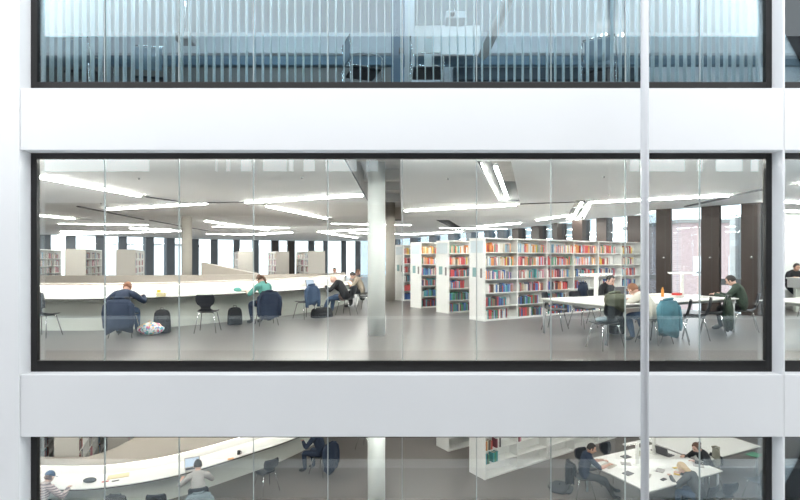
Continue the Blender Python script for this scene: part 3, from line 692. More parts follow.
# ================================================================ PEOPLE
def ik(a, b, l1, l2, pole):
    a, b = Vector(a), Vector(b); d = b-a; L = d.length; mx = (l1+l2)*.998
    if L > mx: d = d*(mx/L); b = a+d; L = mx
    x = (l1*l1-l2*l2+L*L)/(2*L); h = math.sqrt(max(0, l1*l1-x*x)); u = d.normalized()
    p = Vector(pole); p = (p-u*p.dot(u)).normalized(); return a+u*x+p*h, b
def person(x, y, z, face, label, lean=20, side=0, twist=0, head_pitch=20, head_yaw=0, hands=((-.2,.5,.78),(.2,.5,.78)), feet=((-.12,.42),(.12,.42)),
           top='navy', trousers='blue', shoes='shoe', hair='short', hairm='h_brown', skin='skin', sleeve=1.0, hip=.53, curl=.5, sc=1.0, curve=14):
    t = thing('person', label, 'person', (x, y, z), R(face-90))
    rx = lambda deg, ax: Matrix.Rotation(R(deg), 3, ax)
    def tors(v, extra=0): return rx(side, 'Y') @ rx(-(lean+extra), 'X') @ rx(twist, 'Z') @ Vector(v)
    P = Vector((0, 0, hip))
    belly = P+tors((0,.0,.13)); chest = belly+tors((0,0,.17), curve*.5); nb = chest+tors((0,0,.15), curve)
    sh = [nb+tors((s*.165, 0, -.035), curve) for s in (-1,1)]
    neck = nb+tors((0,.012,.055), curve*.6)
    hp = rx(side*.5, 'Y') @ rx(-head_pitch, 'X') @ rx(head_yaw, 'Z')
    hc = neck+hp @ Vector((0,.025,.115))
    hipj = [P+Vector((s*.095, .02, -.02)) for s in (-1,1)]
    verts = []; rad = []; edges = []; seg = []
    def V(p, r): verts.append(Vector(p)); rad.append(r if isinstance(r, tuple) else (r, r)); return len(verts)-1
    def E(a, b, kind): edges.append((a, b)); seg.append((a, b, kind))
    iP = V(P, (.150,.125)); iB = V(belly, (.135,.11)); iC = V(chest, (.15,.115)); iN = V(nb, (.085,.075)); iK = V(neck, (.055,.055)); iH = V(hc-hp @ Vector((0,.01,.05)), (.06,.06))
    E(iP, iB, 'torso'); E(iB, iC, 'torso'); E(iC, iN, 'torso'); E(iN, iK, 'neck'); E(iK, iH, 'neck')
    fing = []
    for k, s in enumerate((-1,1)):
        tgt = Vector(hands[k]); el, wr = ik(sh[k], tgt, .29, .25, (s*.7, -.6, -.7))
        i1 = V(sh[k], .062); i2 = V((sh[k]+el)/2, .052); i3 = V(el, .043); i4 = V((el+wr)/2, .040); i5 = V(wr, .027)
        fd = (wr-el).normalized(); flat = Vector((fd.x, fd.y, fd.z*.25)).normalized()
        palm = wr+flat*.055; i6 = V(palm, (.036,.020))
        E(iC if False else iN, i1, 'torso'); E(i1, i2, 'uarm'); E(i2, i3, 'uarm'); E(i3, i4, 'farm'); E(i4, i5, 'farm'); E(i5, i6, 'hand')
        fing.append((palm, flat, s))
        f = Vector((feet[k][0], feet[k][1], .085 if len(feet[k]) < 3 else feet[k][2])); kn, an = ik(hipj[k], f, .43, .41, (s*.12, .75, .65))
        j0 = V(hipj[k], .088); j1 = V((hipj[k]*.5+kn*.5), .077); j2 = V(kn, .060); j3 = V(kn*.6+an*.4, .056); j4 = V(an, .038)
        dxy = Vector((kn.x-hipj[k].x, kn.y-hipj[k].y, 0)).normalized(); toe = an+dxy*.17+Vector((0,0,-.052)); j5 = V(an+dxy*.06+Vector((0,0,-.04)), .040); j6 = V(toe, (.038,.026))
        E(iP, j0, 'thigh'); E(j0, j1, 'thigh'); E(j1, j2, 'thigh'); E(j2, j3, 'shank'); E(j3, j4, 'shank'); E(j4, j5, 'foot'); E(j5, j6, 'foot')
    me = bpy.data.meshes.new('sk'); me.from_pydata([tuple(v) for v in verts], edges, []); ob = bpy.data.objects.new('sk', me); COL.objects.link(ob)
    mod = ob.modifiers.new('skin', 'SKIN'); mod.use_smooth_shade = True
    for i, sv in enumerate(me.skin_vertices[0].data): sv.radius = rad[i]; sv.use_root = (i == 0)
    sb = ob.modifiers.new('s', 'SUBSURF'); sb.levels = 2; sb.render_levels = 2
    bpy.context.view_layer.update(); dg = bpy.context.evaluated_depsgraph_get(); bm_ = bpy.data.meshes.new_from_object(ob.evaluated_get(dg))
    V0 = [v.co.copy() for v in bm_.vertices]; N0 = [v.normal.copy() for v in bm_.vertices]; F0 = [list(p.vertices) for p in bm_.polygons]
    bpy.data.objects.remove(ob, do_unlink=True)
    def kindof(c):
        best = (9, None)
        for a, b, kd in seg:
            A_, B_ = verts[a], verts[b]; ab = B_-A_; tt = max(0, min(1, (c-A_).dot(ab)/max(1e-9, ab.length_squared)))
            rr = rad[a][0]*(1-tt)+rad[b][0]*tt; dd = (c-(A_+ab*tt)).length/rr if rr else 9
            if dd < best[0]: best = (dd, kd, tt, a, b)
        return best
    kinds = []
    for f in F0:
        c = sum((V0[i] for i in f), Vector())/len(f); b = kindof(c); kd = b[1]
        if kd == 'torso' and (c-P).dot(tors((0,0,1))) < .055: kd = 'thigh'
        if kd not in ('torso','thigh') and (c-P).length < .24: kd = 'thigh'
        kinds.append(kd)
    body = MB(); body.add(V0, F0, 0, True)
    # head
    def hf(q):
        q = q.copy()
        if q.z < 0: q.x *= 1+.30*q.z; q.y = q.y*(1+.12*q.z)+.10*(-q.z)
        if q.y > .75: q.y = .75+(q.y-.75)*.6
        return q
    hm = MB(); hm.sphere((0,0,0), (.076,.096,.118), 0, 18, 12, hf)
    hm.sphere((0,.098,-.012), (.013,.020,.022), 0, 8, 6)                       # nose
    for s in (-1,1):
        hm.sphere((s*.079,-.004,-.008), (.010,.020,.030), 0, 8, 6)              # ears
        hm.sphere((s*.030,.083,.012), (.012,.008,.007), 1, 8, 6)                # eyes
        hm.sphere((s*.030,.082,.031), (.017,.007,.004), 3, 8, 5)                # brows
    hm.sphere((0,.089,-.055), (.022,.008,.006), 2, 8, 5)                        # mouth
    for i, f in enumerate(hm.f):
        pass
    o0 = len(body.v); body.v += [hc+hp @ p for p in hm.v]
    for f, mi in zip(hm.f, hm.m): body.f.append([i+o0 for i in f]); body.m.append(mi); body.sm.append(True)
    # fingers
    for palm, fd, s in fing:
        side_v = fd.cross(Vector((0,0,1))).normalized(); dn = Vector((0,0,-1))
        for q, (oo, ln) in enumerate([(-.027,.058),(-.009,.070),(.009,.066),(.027,.050)]):
            b0 = palm+side_v*oo+fd*.018
            p1 = b0+fd*(ln*.55)+dn*(.004+.010*curl); p2 = p1+fd*(ln*.45*(1-curl*.4))+dn*(.028*curl)
            body.tube([b0-fd*.012, b0+fd*.015, p1, p2], [.009,.0088,.0082,.0062], 7)
        # thumb leaves the inner side of the palm near its base
        inn = -side_v*s if True else side_v
        b0 = palm-fd*.02+inn*.024; body.tube([b0-inn*.015, b0+inn*.010+fd*.014, b0+inn*.018+fd*.038+dn*.008, b0+inn*.014+fd*.056+dn*.014], [.011,.0105,.009,.0068], 7)
    body.build('body', [M[skin], M['eye'], M['lip'], M[hairm] if hair != 'bald' else M[skin]], t)
    def cen(f): return sum((V0[i] for i in f), Vector())/len(f)
    def cloth(name, sel, off, mt):
        off_ = off
        used_ = {}; m = MB(); vs = []; fs = []
        for f, kd in zip(F0, kinds):
            if not sel(kd, f): continue
            g = []
            for i in f:
                if i not in used_: used_[i] = len(vs); vs.append(V0[i]+N0[i]*off)
                g.append(used_[i])
            fs.append(g)
        if fs: m.add(vs, fs, 0, True); ob_ = m.build(name, M[mt], t)
    if sleeve >= 1: cloth('sweater', lambda k, f: k in ('torso','uarm','farm') or (k == 'thigh' and (cen(f)-P).length < .17), .012, top)
    else: cloth('shirt', lambda k, f: k in ('torso','uarm') or (k == 'thigh' and (cen(f)-P).length < .17), .012, top)
    cloth('trousers', lambda k, f: k in ('thigh','shank'), .010, trousers)
    cloth('shoes', lambda k, f: k == 'foot', .008, shoes)
    # hair
    def hm_(q): return hc+hp @ q
    hb = MB()
    if hair in ('short','ponytail','long','bun'):
        def ff(q):
            q = q.copy(); n_ = 1+.04*noise.noise(q*3+Vector((x, y, 0)))
            q *= n_
            if q.y > .35 and q.z < .62: q.y = .35+(q.y-.35)*.25; 
            if q.z < -.35: q.z = -.35+(q.z+.35)*.2; 
            return q
        hb.sphere((0,-.010,.012), (.086,.106,.118), 0, 20, 14, ff)
    if hair == 'ponytail': hb.tube([(0,-.10,.03),(0,-.135,.0),(.01,-.14,-.08),(.02,-.125,-.17),(.02,-.10,-.23)], [.02,.028,.030,.024,.008], 10)
    if hair == 'bun': hb.sphere((0,-.125,.03), (.04,.035,.04), 0, 12, 8)
    if hair == 'long':
        rings = []
        for k in range(7):
            v = k/6; zz = .03-.34*v; w_ = .086+.012*math.sin(v*3); rings.append([Vector((w_*(1-.25*v)*math.cos(a), -.045-.03*v+.055*(1-.35*v)*math.sin(a)*(1 if math.sin(a) < 0 else .8), zz)) for a in [2*math.pi*i/14 for i in range(14)]][::-1])
        hb.rings(rings)
    if hb.v:
        hb.v = [hm_(p) for p in hb.v]; hb.build('hair', M[hairm], t)
    if hair == 'cap':
        hb = MB()
        hb.sphere((0,-.008,.03), (.090,.108,.100), 0, 20, 12, lambda q: Vector((q.x, q.y, max(q.z, -.05))))
        hb.box(-.06,.06,.08,.165,.03,.042); hb.v = [hm_(p) for p in hb.v]; hb.build('cap', M['royal'], t)
        hb = MB(); hb.sphere((0,-.012,-.01), (.083,.100,.06), 0, 16, 8, lambda q: Vector((q.x, min(q.y,.3), q.z))); hb.v = [hm_(p) for p in hb.v]; hb.build('hair', M['h_brown'], t)
    return t, hc, hp

# ---- middle floor, along the counter
chair(-7.28, 10.22, 0, 88, 'black shell chair at the left frame, coat over its back')
garment(-7.30, 10.22, 0, 88, M['black'], 'black coat bundled on the chair at the left frame', top=.93, bot=.60, w=.25, d=.12, seed=3, sleeves=False)
chair(-5.60, 10.18, 0, 97, 'shell chair under the person in the navy sweater')
person(-5.74, 10.22, 0, 98, 'person in navy sweater hunched over the counter, back to us, navy coat behind', lean=28, head_pitch=42, hands=((-.30,.50,.79),(.30,.50,.79)), feet=((-.14,.30),(.20,.42)), top='navy', trousers='blue', hairm='h_red', curve=22)
garment(-5.60, 10.17, 0, 97, M['navy'], 'navy coat hanging behind the person at the counter, far left', top=.80, bot=.16, w=.25, d=.10, seed=5)
chair(-4.17, 10.85, 0, 97, 'empty black shell chair at the counter right of the patterned bag')
chair(-3.20, 12.0, 0, 118, 'shell chair under the person in the teal top')
person(-3.22, 12.06, 0, 142, 'person in teal top with ponytail reading at the counter', lean=10, head_pitch=38, hands=((-.20,.50,.79),(.14,.42,.82)), feet=((-.1,.42),(.12,.36)), top='teal', trousers='navy', hair='ponytail', hairm='h_brown', skin='skin2', sleeve=.5)
garment(-3.20, 12.0, 0, 118, M['navy'], 'dark blue jacket hanging on the chair of the person in teal', top=.82, bot=.22, w=.24, d=.09, seed=8)
chair(-2.52, 13.30, 0, 140, 'black shell chair with denim jacket, between person in teal and bald person')
garment(-2.52, 13.30, 0, 140, M['blue'], 'denim blue jacket on the empty chair left of the bald person', top=.90, bot=.42, w=.20, d=.07, seed=11)
chair(-1.52, 14.25, 0, 158, 'shell chair under the bald person in black')
person(-1.55, 14.25, 0, 160, 'bald person in black top and jeans reading at the counter end', lean=24, head_pitch=45, hands=((-.2,.52,.80),(.15,.48,.80)), feet=((-.16,.62),(.10,.50)), top='black', trousers='blue', hair='bald', skin='skin2', curve=18)
chair(-1.22, 16.5, 0, 170, 'shell chair under the person in beige left of the column')
person(-1.22, 16.5, 0, 172, 'person in beige shirt with black hair, left of the front column', lean=22, head_pitch=40, hands=((-.15,.45,.80),(.15,.42,.85)), top='beigec', trousers='black', hairm='h_black', sleeve=.5, skin='skin2')
chair(-1.98, 19.3, 0, 0, 'shell chair facing right behind the counter end')
person(-1.95, 19.3, 0, 0, 'person in white facing right, behind the counter end', lean=20, head_pitch=30, hands=((-.15,.42,.86),(.15,.42,.86)), top='greyc', trousers='black', hairm='h_brown', skin='skin2')
person(-2.75, 21.6, 0, 260, 'distant person in dark top beyond the group by the column', lean=15, head_pitch=20, top='black', trousers='black', hairm='h_black', hands=((-.15,.4,.8),(.15,.4,.8)))
chair(-2.75, 21.65, 0, 260, 'distant shell chair under the person in the dark top')
chair(-1.05, 15.35, 0, 165, 'empty shell chair between the bald person and the person in beige')
backpack(-3.98, 12.05, 0, 30, M['black'], 'black backpack on the floor left of the person in teal', w=.34, h=.42)
backpack(-2.12, 13.55, 0, 40, M['black'], 'black duffel bag on the floor at the bald person\'s feet', w=.62, d=.30, h=.27, name='duffel_bag')
backpack(-5.10, 10.72, 0, -10, M['black'], 'black rucksack on the floor behind the patterned bag', w=.36, h=.50, mt2=M['greyc'])
# patterned bag
t = thing('patterned_bag', 'colourful flower-patterned bag lying before the black rucksack', 'bag', (-5.18, 10.38, 0), R(5))
m = MB(); m.sphere((0,0,.13), (.27,.13,.15), 0, 22, 14, lambda q: Vector((q.x*(1+.1*noise.noise(q*2.3)), q.y, max(q.z,-.85)*(1-.25*abs(q.x))+.12*noise.noise(q*3.1)*(q.z > 0)))); m.build('body', M['floral'], t)
m = MB(); m.tube([(-.06,0,.24),(-.04,.02,.30),(.04,.02,.30),(.07,0,.24)], .010, 6); m.build('handle', M['floral'], t)
# items on the counter
zc = .757
laptop(-2.55, 14.75, zc, 145, 'dark open laptop on the counter left of the bald person')
m = MB(); m.box(-.09,.09,-.05,.05,0,.09); o = m.build('tissue_box', M['manila'], bevel=.006); o.location = (-5.23,10.95,zc+.0005); o.rotation_euler = (0,0,R(12)); tag(o, 'small yellowish box on the counter right of the person in navy', 'box')
m = MB(); m.box(-.03,.03,-.01,.01,.0,.002,0, Matrix.Identity(4)); 
m = MB(); m.box(-.04,.04,-.004,.004,0,.08); o = m.build('sticky_note', M['yellow']); o.location = (-5.45,11.30,.80); tag(o, 'bright yellow note leaning on the counter riser', 'note')
m = MB(); m.sphere((0,0,.055), (.10,.06,.055), 0, 16, 10, lambda q: Vector((q.x*(1+.2*noise.noise(q*3)), q.y, max(q.z,-.8)+.25*noise.noise(q*4)*(q.z > 0)))); o = m.build('scarf', M['teal']); o.location = (-4.06,12.50,zc); tag(o, 'crumpled teal scarf on the counter left of the person', 'scarf')
m = MB(); m.tube([(0,0,0),(0,0,.12),(0,0,.17),(0,0,.2)], [.032,.034,.02,.018], 14); o = m.build('juice_bottle', M['orange']); o.location = (-3.60,12.74,zc+.0005); tag(o, 'orange bottle on the counter before the person', 'bottle')
sheet(-3.25,13.35,zc,50,.42,.30,'white papers on the counter right of the person')
sheet(-2.95,13.75,zc,30,.30,.21,'open magazine on the counter behind the denim jacket chair','greyc',.008,'magazine','magazine')
sheet(-3.85,12.62,zc,40,.24,.32,'beige open book before the person in teal','cream',.02,'open_book','book')
sheet(-5.85,10.85,zc,2,.36,.26,'white papers under the hands of the person in navy')
sheet(-6.9,10.95,zc,2,.30,.21,'white sheet on the counter near the left frame')
t = thing('rubbish_bag', 'small orange parcel on the top of the far bookcase end', 'parcel', (0,0,0))
bpy.data.objects.remove(t)

# ================================================================ STUDY TABLES
UA = 25; U = Vector((math.cos(R(UA)), math.sin(R(UA)))); W = Vector((-U.y, U.x))
def table(P0, z, L, D_, label):
    t = thing('study_table', label, 'table', (P0[0], P0[1], z), R(UA), 'study tables')
    m = MB(); m.box(0, L, 0, D_, .715, .74); m.build('tabletop', M['white'], t, bevel=.003)
    m = MB()
    m.box(.06, L-.06, .05, .09, .665, .714); m.box(.06, L-.06, D_-.09, D_-.05, .665, .714); m.box(.05, .09, .09, D_-.09, .665, .714); m.box(L-.09, L-.05, .09, D_-.09, .665, .714)
    m.build('frame', M['strut'], t)
    for lx in (.07, L-.07):
        for ly in (.07, D_-.07):
            m = MB(); m.tube([(lx,ly,0),(lx,ly,.664)], .024, 14); m.build('leg', M['steel'], t)
    return t
PM = Vector((3.74, 9.08)); PLo = Vector((5.16, 10.4))
def on(P0, a, b): q = Vector(P0)+U*a+W*b; return q.x, q.y
table(PM, 0, 1.94, 1.8, 'white study table on the middle floor, left of the two joined')
table(PM+U*1.96, 0, 1.94, 1.8, 'white study table on the middle floor, right of the two joined')
def tlamp(P0, a, b, z, label, L=.85):
    x_, y_ = on(P0, a, b); t = thing('table_lamp', label, 'lamp', (x_, y_, z+.741), R(UA), 'T-shaped reading lamps')
    m = MB(); m.box(-.07,.07,-.07,.07,0,.015); m.build('base', M['white'], t, bevel=.003)
    m = MB(); m.box(-.045,.045,-.015,.015,.015,.52); m.build('post', M['white'], t)
    m = MB(); m.box(-L/2,L/2,-.05,.05,.52,.55); lh = m.build('lamp_head', M['white'], t, bevel=.004)
    m = MB(); m.box(-L/2+.03,L/2-.03,-.035,.035,.513,.519); m.build('diffuser', M['led'], lh)
tlamp(PM, .72, .92, 0, 'white T-shaped lamp on the left middle-floor table, before the person in black')
tlamp(PM, 3.36, .92, 0, 'white T-shaped lamp on the right middle-floor table')
# people and chairs around (middle)
x_, y_ = on(PM, 2.26, 2.22)
chair(x_, y_+.05, 0, UA-90, 'shell chair under the person in black facing us')
person(x_, y_, 0, UA-88, 'person in black sweater facing us across the study table', lean=14, head_pitch=28, hands=((-.18,.46,.78),(.18,.46,.78)), top='black', trousers='dgrey', hairm='h_black', skin='skin2')
garment(x_-.22, y_+.05, 0, UA-90, M['navy'], 'dark coat on the chair beside the person in black facing us', top=.98, bot=.45, w=.17, d=.08, seed=2, sleeves=False)
chair(4.77, 9.38, 0, 118, 'shell chair under the person in the cream sweater')
person(4.79, 9.40, 0, 120, 'person in cream sweater leaning left over the study table', lean=30, side=-8, head_pitch=35, hands=((-.34,.58,.78),(.08,.60,.78)), feet=((-.15,.35),(.15,.30)), top='cream', trousers='blue', hairm='h_red', skin='skin2', curve=18)
garment(4.77, 9.37, 0, 118, M['tealblue'], 'teal blue jacket on the chair of the person in cream', top=.84, bot=.22, w=.27, d=.10, seed=21)
chair(3.62, 8.82, 0, 105, 'shell chair with olive jacket, nearest the glass joint')
garment(3.62, 8.84, 0, 105, M['olive'], 'olive green jacket bundled over the nearest chair back', top=1.0, bot=.76, w=.21, d=.12, seed=14, sleeves=False)
m = MB(); m.sphere((0,0,.05),(.15,.12,.06),0,16,10, lambda q: Vector((q.x*(1+.2*noise.noise(q*3)), q.y*(1+.2*noise.noise(q*2)), max(q.z,-.8)))); o = m.build('cloth_bundle', M['paleblue']); o.location = (3.62,8.86,.452); tag(o, 'pale blue cloth on the seat of the olive jacket chair', 'cloth')
chair(5.20, 9.45, 0, 150, 'empty black shell chair right of the teal jacket')
chair(5.87, 9.92, 0, 150, 'empty black shell chair left of the dark hanging coat')
chair(7.60, 11.02, 0, 150, 'shell chair under the person in the dark green sweater')
person(7.58, 11.03, 0, 135, 'person in dark green sweater reading at the right table end', lean=10, twist=0, head_pitch=30, hands=((-.2,.5,.79),(.15,.5,.79)), feet=((-.15,.4),(.12,.42)), top='greend', trousers='black', hairm='h_black', skin='skin2')
garment(6.66, 10.52, 0, 150, M['greend'], 'long dark coat hanging beside the person in dark green', top=.80, bot=.14, w=.27, d=.09, seed=31, off=-.20)
chair(6.60, 10.55, 0, 150, 'black shell chair carrying the long dark coat')
chair(3.48, 11.22, 0, UA-60, 'empty shell chair at the far left corner of the left table')
chair(4.22, 11.55, 0, UA-85, 'empty shell chair on the far side between jacket chair and person in black')
chair(6.15, 12.30, 0, UA-90, 'empty shell chair on the far side of the right table')
backpack(4.6, 10.6, 0, 20, M['black'], 'black backpack under the left study table', w=.34, h=.40)
x_, y_ = on(PM, 1.86, 1.5); laptop(x_, y_, .740, UA-90, 'dark laptop on the table before the person in black')
bpy.context.view_layer.update()
for i, (a, b, w_, h_, rz, mt_, lab) in enumerate([(.3,.4,.3,.21,20,'paper','white paper at the near left corner of the middle-floor table'),(.45,1.45,.30,.21,40,'paper','white paper at the far left of the middle-floor table'),(1.3,.45,.42,.30,10,'paper','open papers before the person in cream'),(2.5,.6,.30,.21,35,'paper','white paper on the right middle-floor table'),(3.5,.5,.32,.24,25,'greyc','grey folder before the person in dark green'),(2.3,1.3,.42,.3,60,'paper','wide sheet at the middle of the right table'),(2.9,1.4,.3,.21,5,'manila','beige folder behind the right T-shaped lamp')]):
    x_, y_ = on(PM, a, b); sheet(x_, y_, .740, rz, w_, h_, lab, mt_)
for i, (mt_, lab) in enumerate([('paper','white book under the red book on the right table'),('red','red book on top of the pile on the right table')]):
    x_, y_ = on(PM, 2.95, .75); m = MB(); m.box(-.12,.12,-.08,.08,0,.045); m.box(-.115,.121,-.075,.075,.005,.04,1); o = m.build('stacked_book', [M[mt_], M['paper']]); o.location = (x_, y_, .741+.047*i); o.rotation_euler = (0,0,R(20+30*i)); tag(o, lab, 'book')
m = MB(); m.tube([(0,0,0),(0,0,.15),(0,0,.19),(0,0,.21)], [.03,.03,.014,.014], 12); o = m.build('water_bottle', M['orange']); x_, y_ = on(PM, 2.75, .95); o.location = (x_, y_, .741); tag(o, 'small orange bottle near the pile of books on the right table', 'bottle')

# next bay (beyond the right pier)
table((7.75, 9.6), 0, 1.9, .8, 'study table in the next bay beyond the right pier')
chair(10.9, 13.3, 0, 60, 'shell chair before the counter beyond the right pier')
person(12.2, 15.6, 0, 270, 'person in black behind the counter at the right edge', lean=10, top='black', trousers='black', hairm='h_black', hands=((-.15,.3,1.02),(.15,.3,1.02)), hip=.75)
m = MB(); m.tube([(0,0,0),(0,0,.6)], .18, 20); o = m.build('stool', M['white']); o.location = (12.2,15.65,0); tag(o, 'white round stool behind the counter at the right edge', 'stool')

# ================================================================ LOWEST FLOOR
Z = -4.0
table(PLo, Z, 2.45, 1.8, 'large white study table full of papers on the lowest floor')
table((7.25, 11.95), Z, 2.3, 1.8, 'second white study table on the lowest floor, at the right')
tlamp(PLo, .95, 1.05, Z, 'white T-shaped lamp on the crowded lowest-floor table')
tlamp(PLo, 1.9, 1.35, Z, 'white T-shaped lamp further along the crowded lowest-floor table', .5)
chair(-7.32, 10.0, Z, 84, 'shell chair under the person in the striped sweater')
person(-7.30, 10.05, Z, 82, 'person in striped sweater and blue cap at the lowest-floor counter', lean=18, head_pitch=30, hands=((-.2,.45,.79),(.3,.45,.79)), top='stripe', trousers='blue', hair='cap', hairm='h_brown', skin='skin2')
chair(-5.72, 10.30, Z, 92, 'empty black shell chair between striped person and laptop person')
chair(-4.98, 10.35, Z, 100, 'dark shell chair just left of the person with the laptop')
garment(-5.72, 10.28, Z, 92, M['dgrey'], 'dark grey jacket on the chair right of the striped person', top=.86, bot=.55, w=.22, d=.08, seed=41, sleeves=False)
chair(-4.28, 10.62, Z, 112, 'shell chair under the person in grey T-shirt')
person(-4.30, 10.64, Z, 112, 'person in grey T-shirt typing on a laptop at the counter', lean=7, head_pitch=20, hands=((-.32,.42,.79),(.22,.5,.79)), top='greyc', trousers='dgrey', hairm='h_black', sleeve=.5, skin='skin2')
garment(-4.27, 10.60, Z, 112, M['paleblue'], 'long pale blue coat hanging behind the person in grey T-shirt', top=.74, bot=.08, w=.26, d=.11, seed=44)
laptop(-4.75, 11.46, Z+.757, 118, 'silver laptop with lit screen before the person in grey', 'greyc', 100)
chair(-3.22, 12.05, Z, 135, 'empty black shell chair right of the person with the laptop')
chair(-2.05, 13.05, Z, 150, 'shell chair under the person in navy at the top of the lowest window')
person(-2.05, 13.05, Z, 150, 'person in navy at the lowest-floor counter, cut by the white band', lean=14, head_pitch=20, hands=((-.2,.45,.8),(.2,.45,.8)), feet=((-.18,.40),(.1,.34)), top='navy', trousers='navy', hairm='h_black')
garment(-2.03, 13.03, Z, 150, M['navy'], 'long navy coat hanging behind the person cut by the white band', top=.84, bot=.16, w=.27, d=.10, seed=47)
chair(-1.0, 14.7, Z, 150, 'shell chair whose legs show at the top of the lowest window')
# counter items
for i, (x_, y_, w_, h_, rz, mt_, nm_, lab) in enumerate([
    (-6.55,10.98,.30,.21,20,'paper','paper_sheet','white sheet left on the lowest counter beside the striped person'),
    (-6.25,11.1,.42,.22,25,'manila','folder','yellowish folder on the lowest counter'),
    (-6.38,10.82,.13,.03,25,'red','pen_case','slim red pen case on the lowest counter'),
    (-6.18,10.86,.14,.03,30,'key','pen_case','slim dark pen case on the lowest counter'),
    (-3.85,12.55,.20,.14,40,'paper','notebook','white notebook on the lowest counter right of the laptop person'),
    (-4.08,12.05,.14,.08,30,'orange','phone','small orange phone on the lowest counter'),
    (-2.95,13.75,.34,.24,50,'paper','paper_sheet','white papers on the lowest counter near the navy person'),
    (-3.50,12.95,.22,.16,10,'paper','paper_sheet','small white paper right of the mug on the lowest counter')]):
    sheet(x_, y_, Z+.757, rz, w_, h_, lab, mt_, .012 if mt_ != 'paper' else .003, nm_, nm_.replace('_', ' '))
m = MB(); m.sphere((0,0,.035), (.14,.09,.05), 0, 14, 8, lambda q: Vector((q.x, q.y, max(q.z,-.7)))); o = m.build('cap_hat', M['dgrey']); o.location = (-6.72,10.83,Z+.757); tag(o, 'dark grey cap lying on the lowest counter', 'hat')
m = MB(); m.tube([(0,0,0),(0,0,.09)], .04, 16); o = m.build('mug', M['key']); o.location = (-3.98,12.35,Z+.7575); tag(o, 'dark mug on the lowest counter', 'mug')
m = MB(); m.tube([(.04,0,.02),(.07,0,.03),(.07,0,.065),(.04,0,.075)], .006, 6); m.build('handle', M['key'], o)
# people at the table
chair(4.28, 11.78, Z, 5, 'shell chair under the person in navy T-shirt')
person(4.32, 11.78, Z, 2, 'person in navy T-shirt and black trousers at the crowded table', lean=6, head_pitch=22, head_yaw=-20, hands=((-.10,.50,.80),(.18,.52,.80)), feet=((-.10,.80),(.20,.62)), top='navy', trousers='dgrey', hairm='h_black', sleeve=.5)
garment(4.26, 11.78, Z, 5, M['black'], 'black jacket on the chair of the person in navy T-shirt', top=.82, bot=.35, w=.20, d=.07, seed=51, sleeves=False)
backpack(3.88, 12.15, Z, 60, M['dgrey'], 'flat dark grey bag lying on the lowest floor', w=.62, d=.42, h=.10, name='flat_bag')
x_, y_ = on(PLo, 1.28, -.30)
chair(x_, y_, Z, 120, 'shell chair under the blonde person')
person(x_, y_, Z, 122, 'blonde long-haired person bent over the crowded table', lean=30, head_pitch=50, hands=((-.22,.55,.79),(.15,.55,.79)), top='dgrey', trousers='blue', hair='long', hairm='h_blond', skin='skin2')
x_, y_ = on(PLo, 2.78, .55)
chair(x_, y_, Z, UA+170, 'shell chair under the dark-haired person with scarf')
person(x_, y_, Z, UA+165, 'dark-haired person in black with scarf at the table end', lean=20, head_pitch=35, hands=((-.15,.50,.79),(.2,.52,.79)), top='black', trousers='dgrey', hair='bun', hairm='h_brown', skin='skin2')
garment(x_, y_, Z, UA+168, M['scarf'], 'striped beige scarf hanging down the chair of the dark-haired person', top=1.0, bot=.35, w=.12, d=.05, seed=55, off=-.22, sleeves=False, name='scarf')
chair(6.98, 10.85, Z, 100, 'empty black shell chair nearest the glass in the lowest window')
chair(8.30, 11.55, Z, 100, 'black shell chair between the two lowest-floor tables')
chair(8.85, 11.75, Z, 95, 'black shell chair at the right table by the dark frame')
garment(8.30, 11.55, Z, 100, M['dgrey'], 'dark grey coat on the chair between the lowest-floor tables', top=.84, bot=.25, w=.22, d=.08, seed=57)
chair(5.55, 9.85, Z, 115, 'shell chair at the near edge left of the blonde person')
garment(5.55, 9.85, Z, 115, M['navy'], 'navy coat on the chair left of the blonde person', top=.82, bot=.3, w=.24, d=.09, seed=59)
x_, y_ = on(PLo, .35, 2.0); chair(x_, y_, Z, UA-90, 'black shell chair on the far side of the crowded table')
x_, y_ = on(PLo, 1.2, 2.0); chair(x_, y_, Z, UA-90, 'black shell chair on the far side, right neighbour of the other')
# small table at the lower right with book
sheet(8.75, 12.35, Z+.74, 30, .34, .24, 'green and white magazine on the right lowest-floor table', 'green', .01, 'magazine', 'magazine')
x_, y_ = on(PLo, 2.12, 1.2); laptop(x_, y_, Z+.740, UA+185, 'grey open laptop on the crowded lowest-floor table', 'lid', 110)
rr = random.Random(5); names = [('paper','paper_sheet','paper'),('lid','notebook','notebook'),('cream','open_book','book'),('greyc','notebook','notebook'),('key','phone','phone'),('greyc','notebook','notebook'),('yellow','marker_box','box'),('paper','paper_sheet','paper')]
spots = [(.25,.35),(.35,.8),(.3,1.3),(.65,.55),(.8,.25),(1.15,.6),(1.3,.3),(1.45,.85),(.6,1.5),(1.1,1.5),(1.6,1.45),(2.2,.4),(2.1,1.5),(.75,1.2),(1.6,.55),(2.25,.75)]
where = ['at the near left corner','along the left edge','at the far left corner','left of the lamp','on the near edge, left','before the lamp','on the near edge, centre','beside the blonde hair','behind the lamp, left','behind the lamp','on the far edge, centre','at the near right corner','at the far right corner','touching the lamp foot','under the blonde person\'s hands','before the scarfed person']
for i, (a, b) in enumerate(spots):
    mt_, nm_, ct = names[i % len(names)]; x_, y_ = on(PLo, a, b)
    sz = {'paper':(.3,.21),'book':(.34,.24),'notebook':(.22,.16),'phone':(.15,.075),'box':(.12,.06)}[ct]
    adj = {'paper':'white','cream':'cream','greyc':'grey','key':'black','lid':'dark grey','red':'red','yellow':'yellow'}[mt_]
    sheet(x_, y_, Z+.740, rr.uniform(-40,60), sz[0], sz[1], '%s %s %s of the crowded table' % (adj, {'paper':'paper','book':'open book','notebook':'notebook','phone':'phone','box':'marker box'}[ct], where[i]), mt_, .003 if mt_ == 'paper' else .014, nm_, ct)

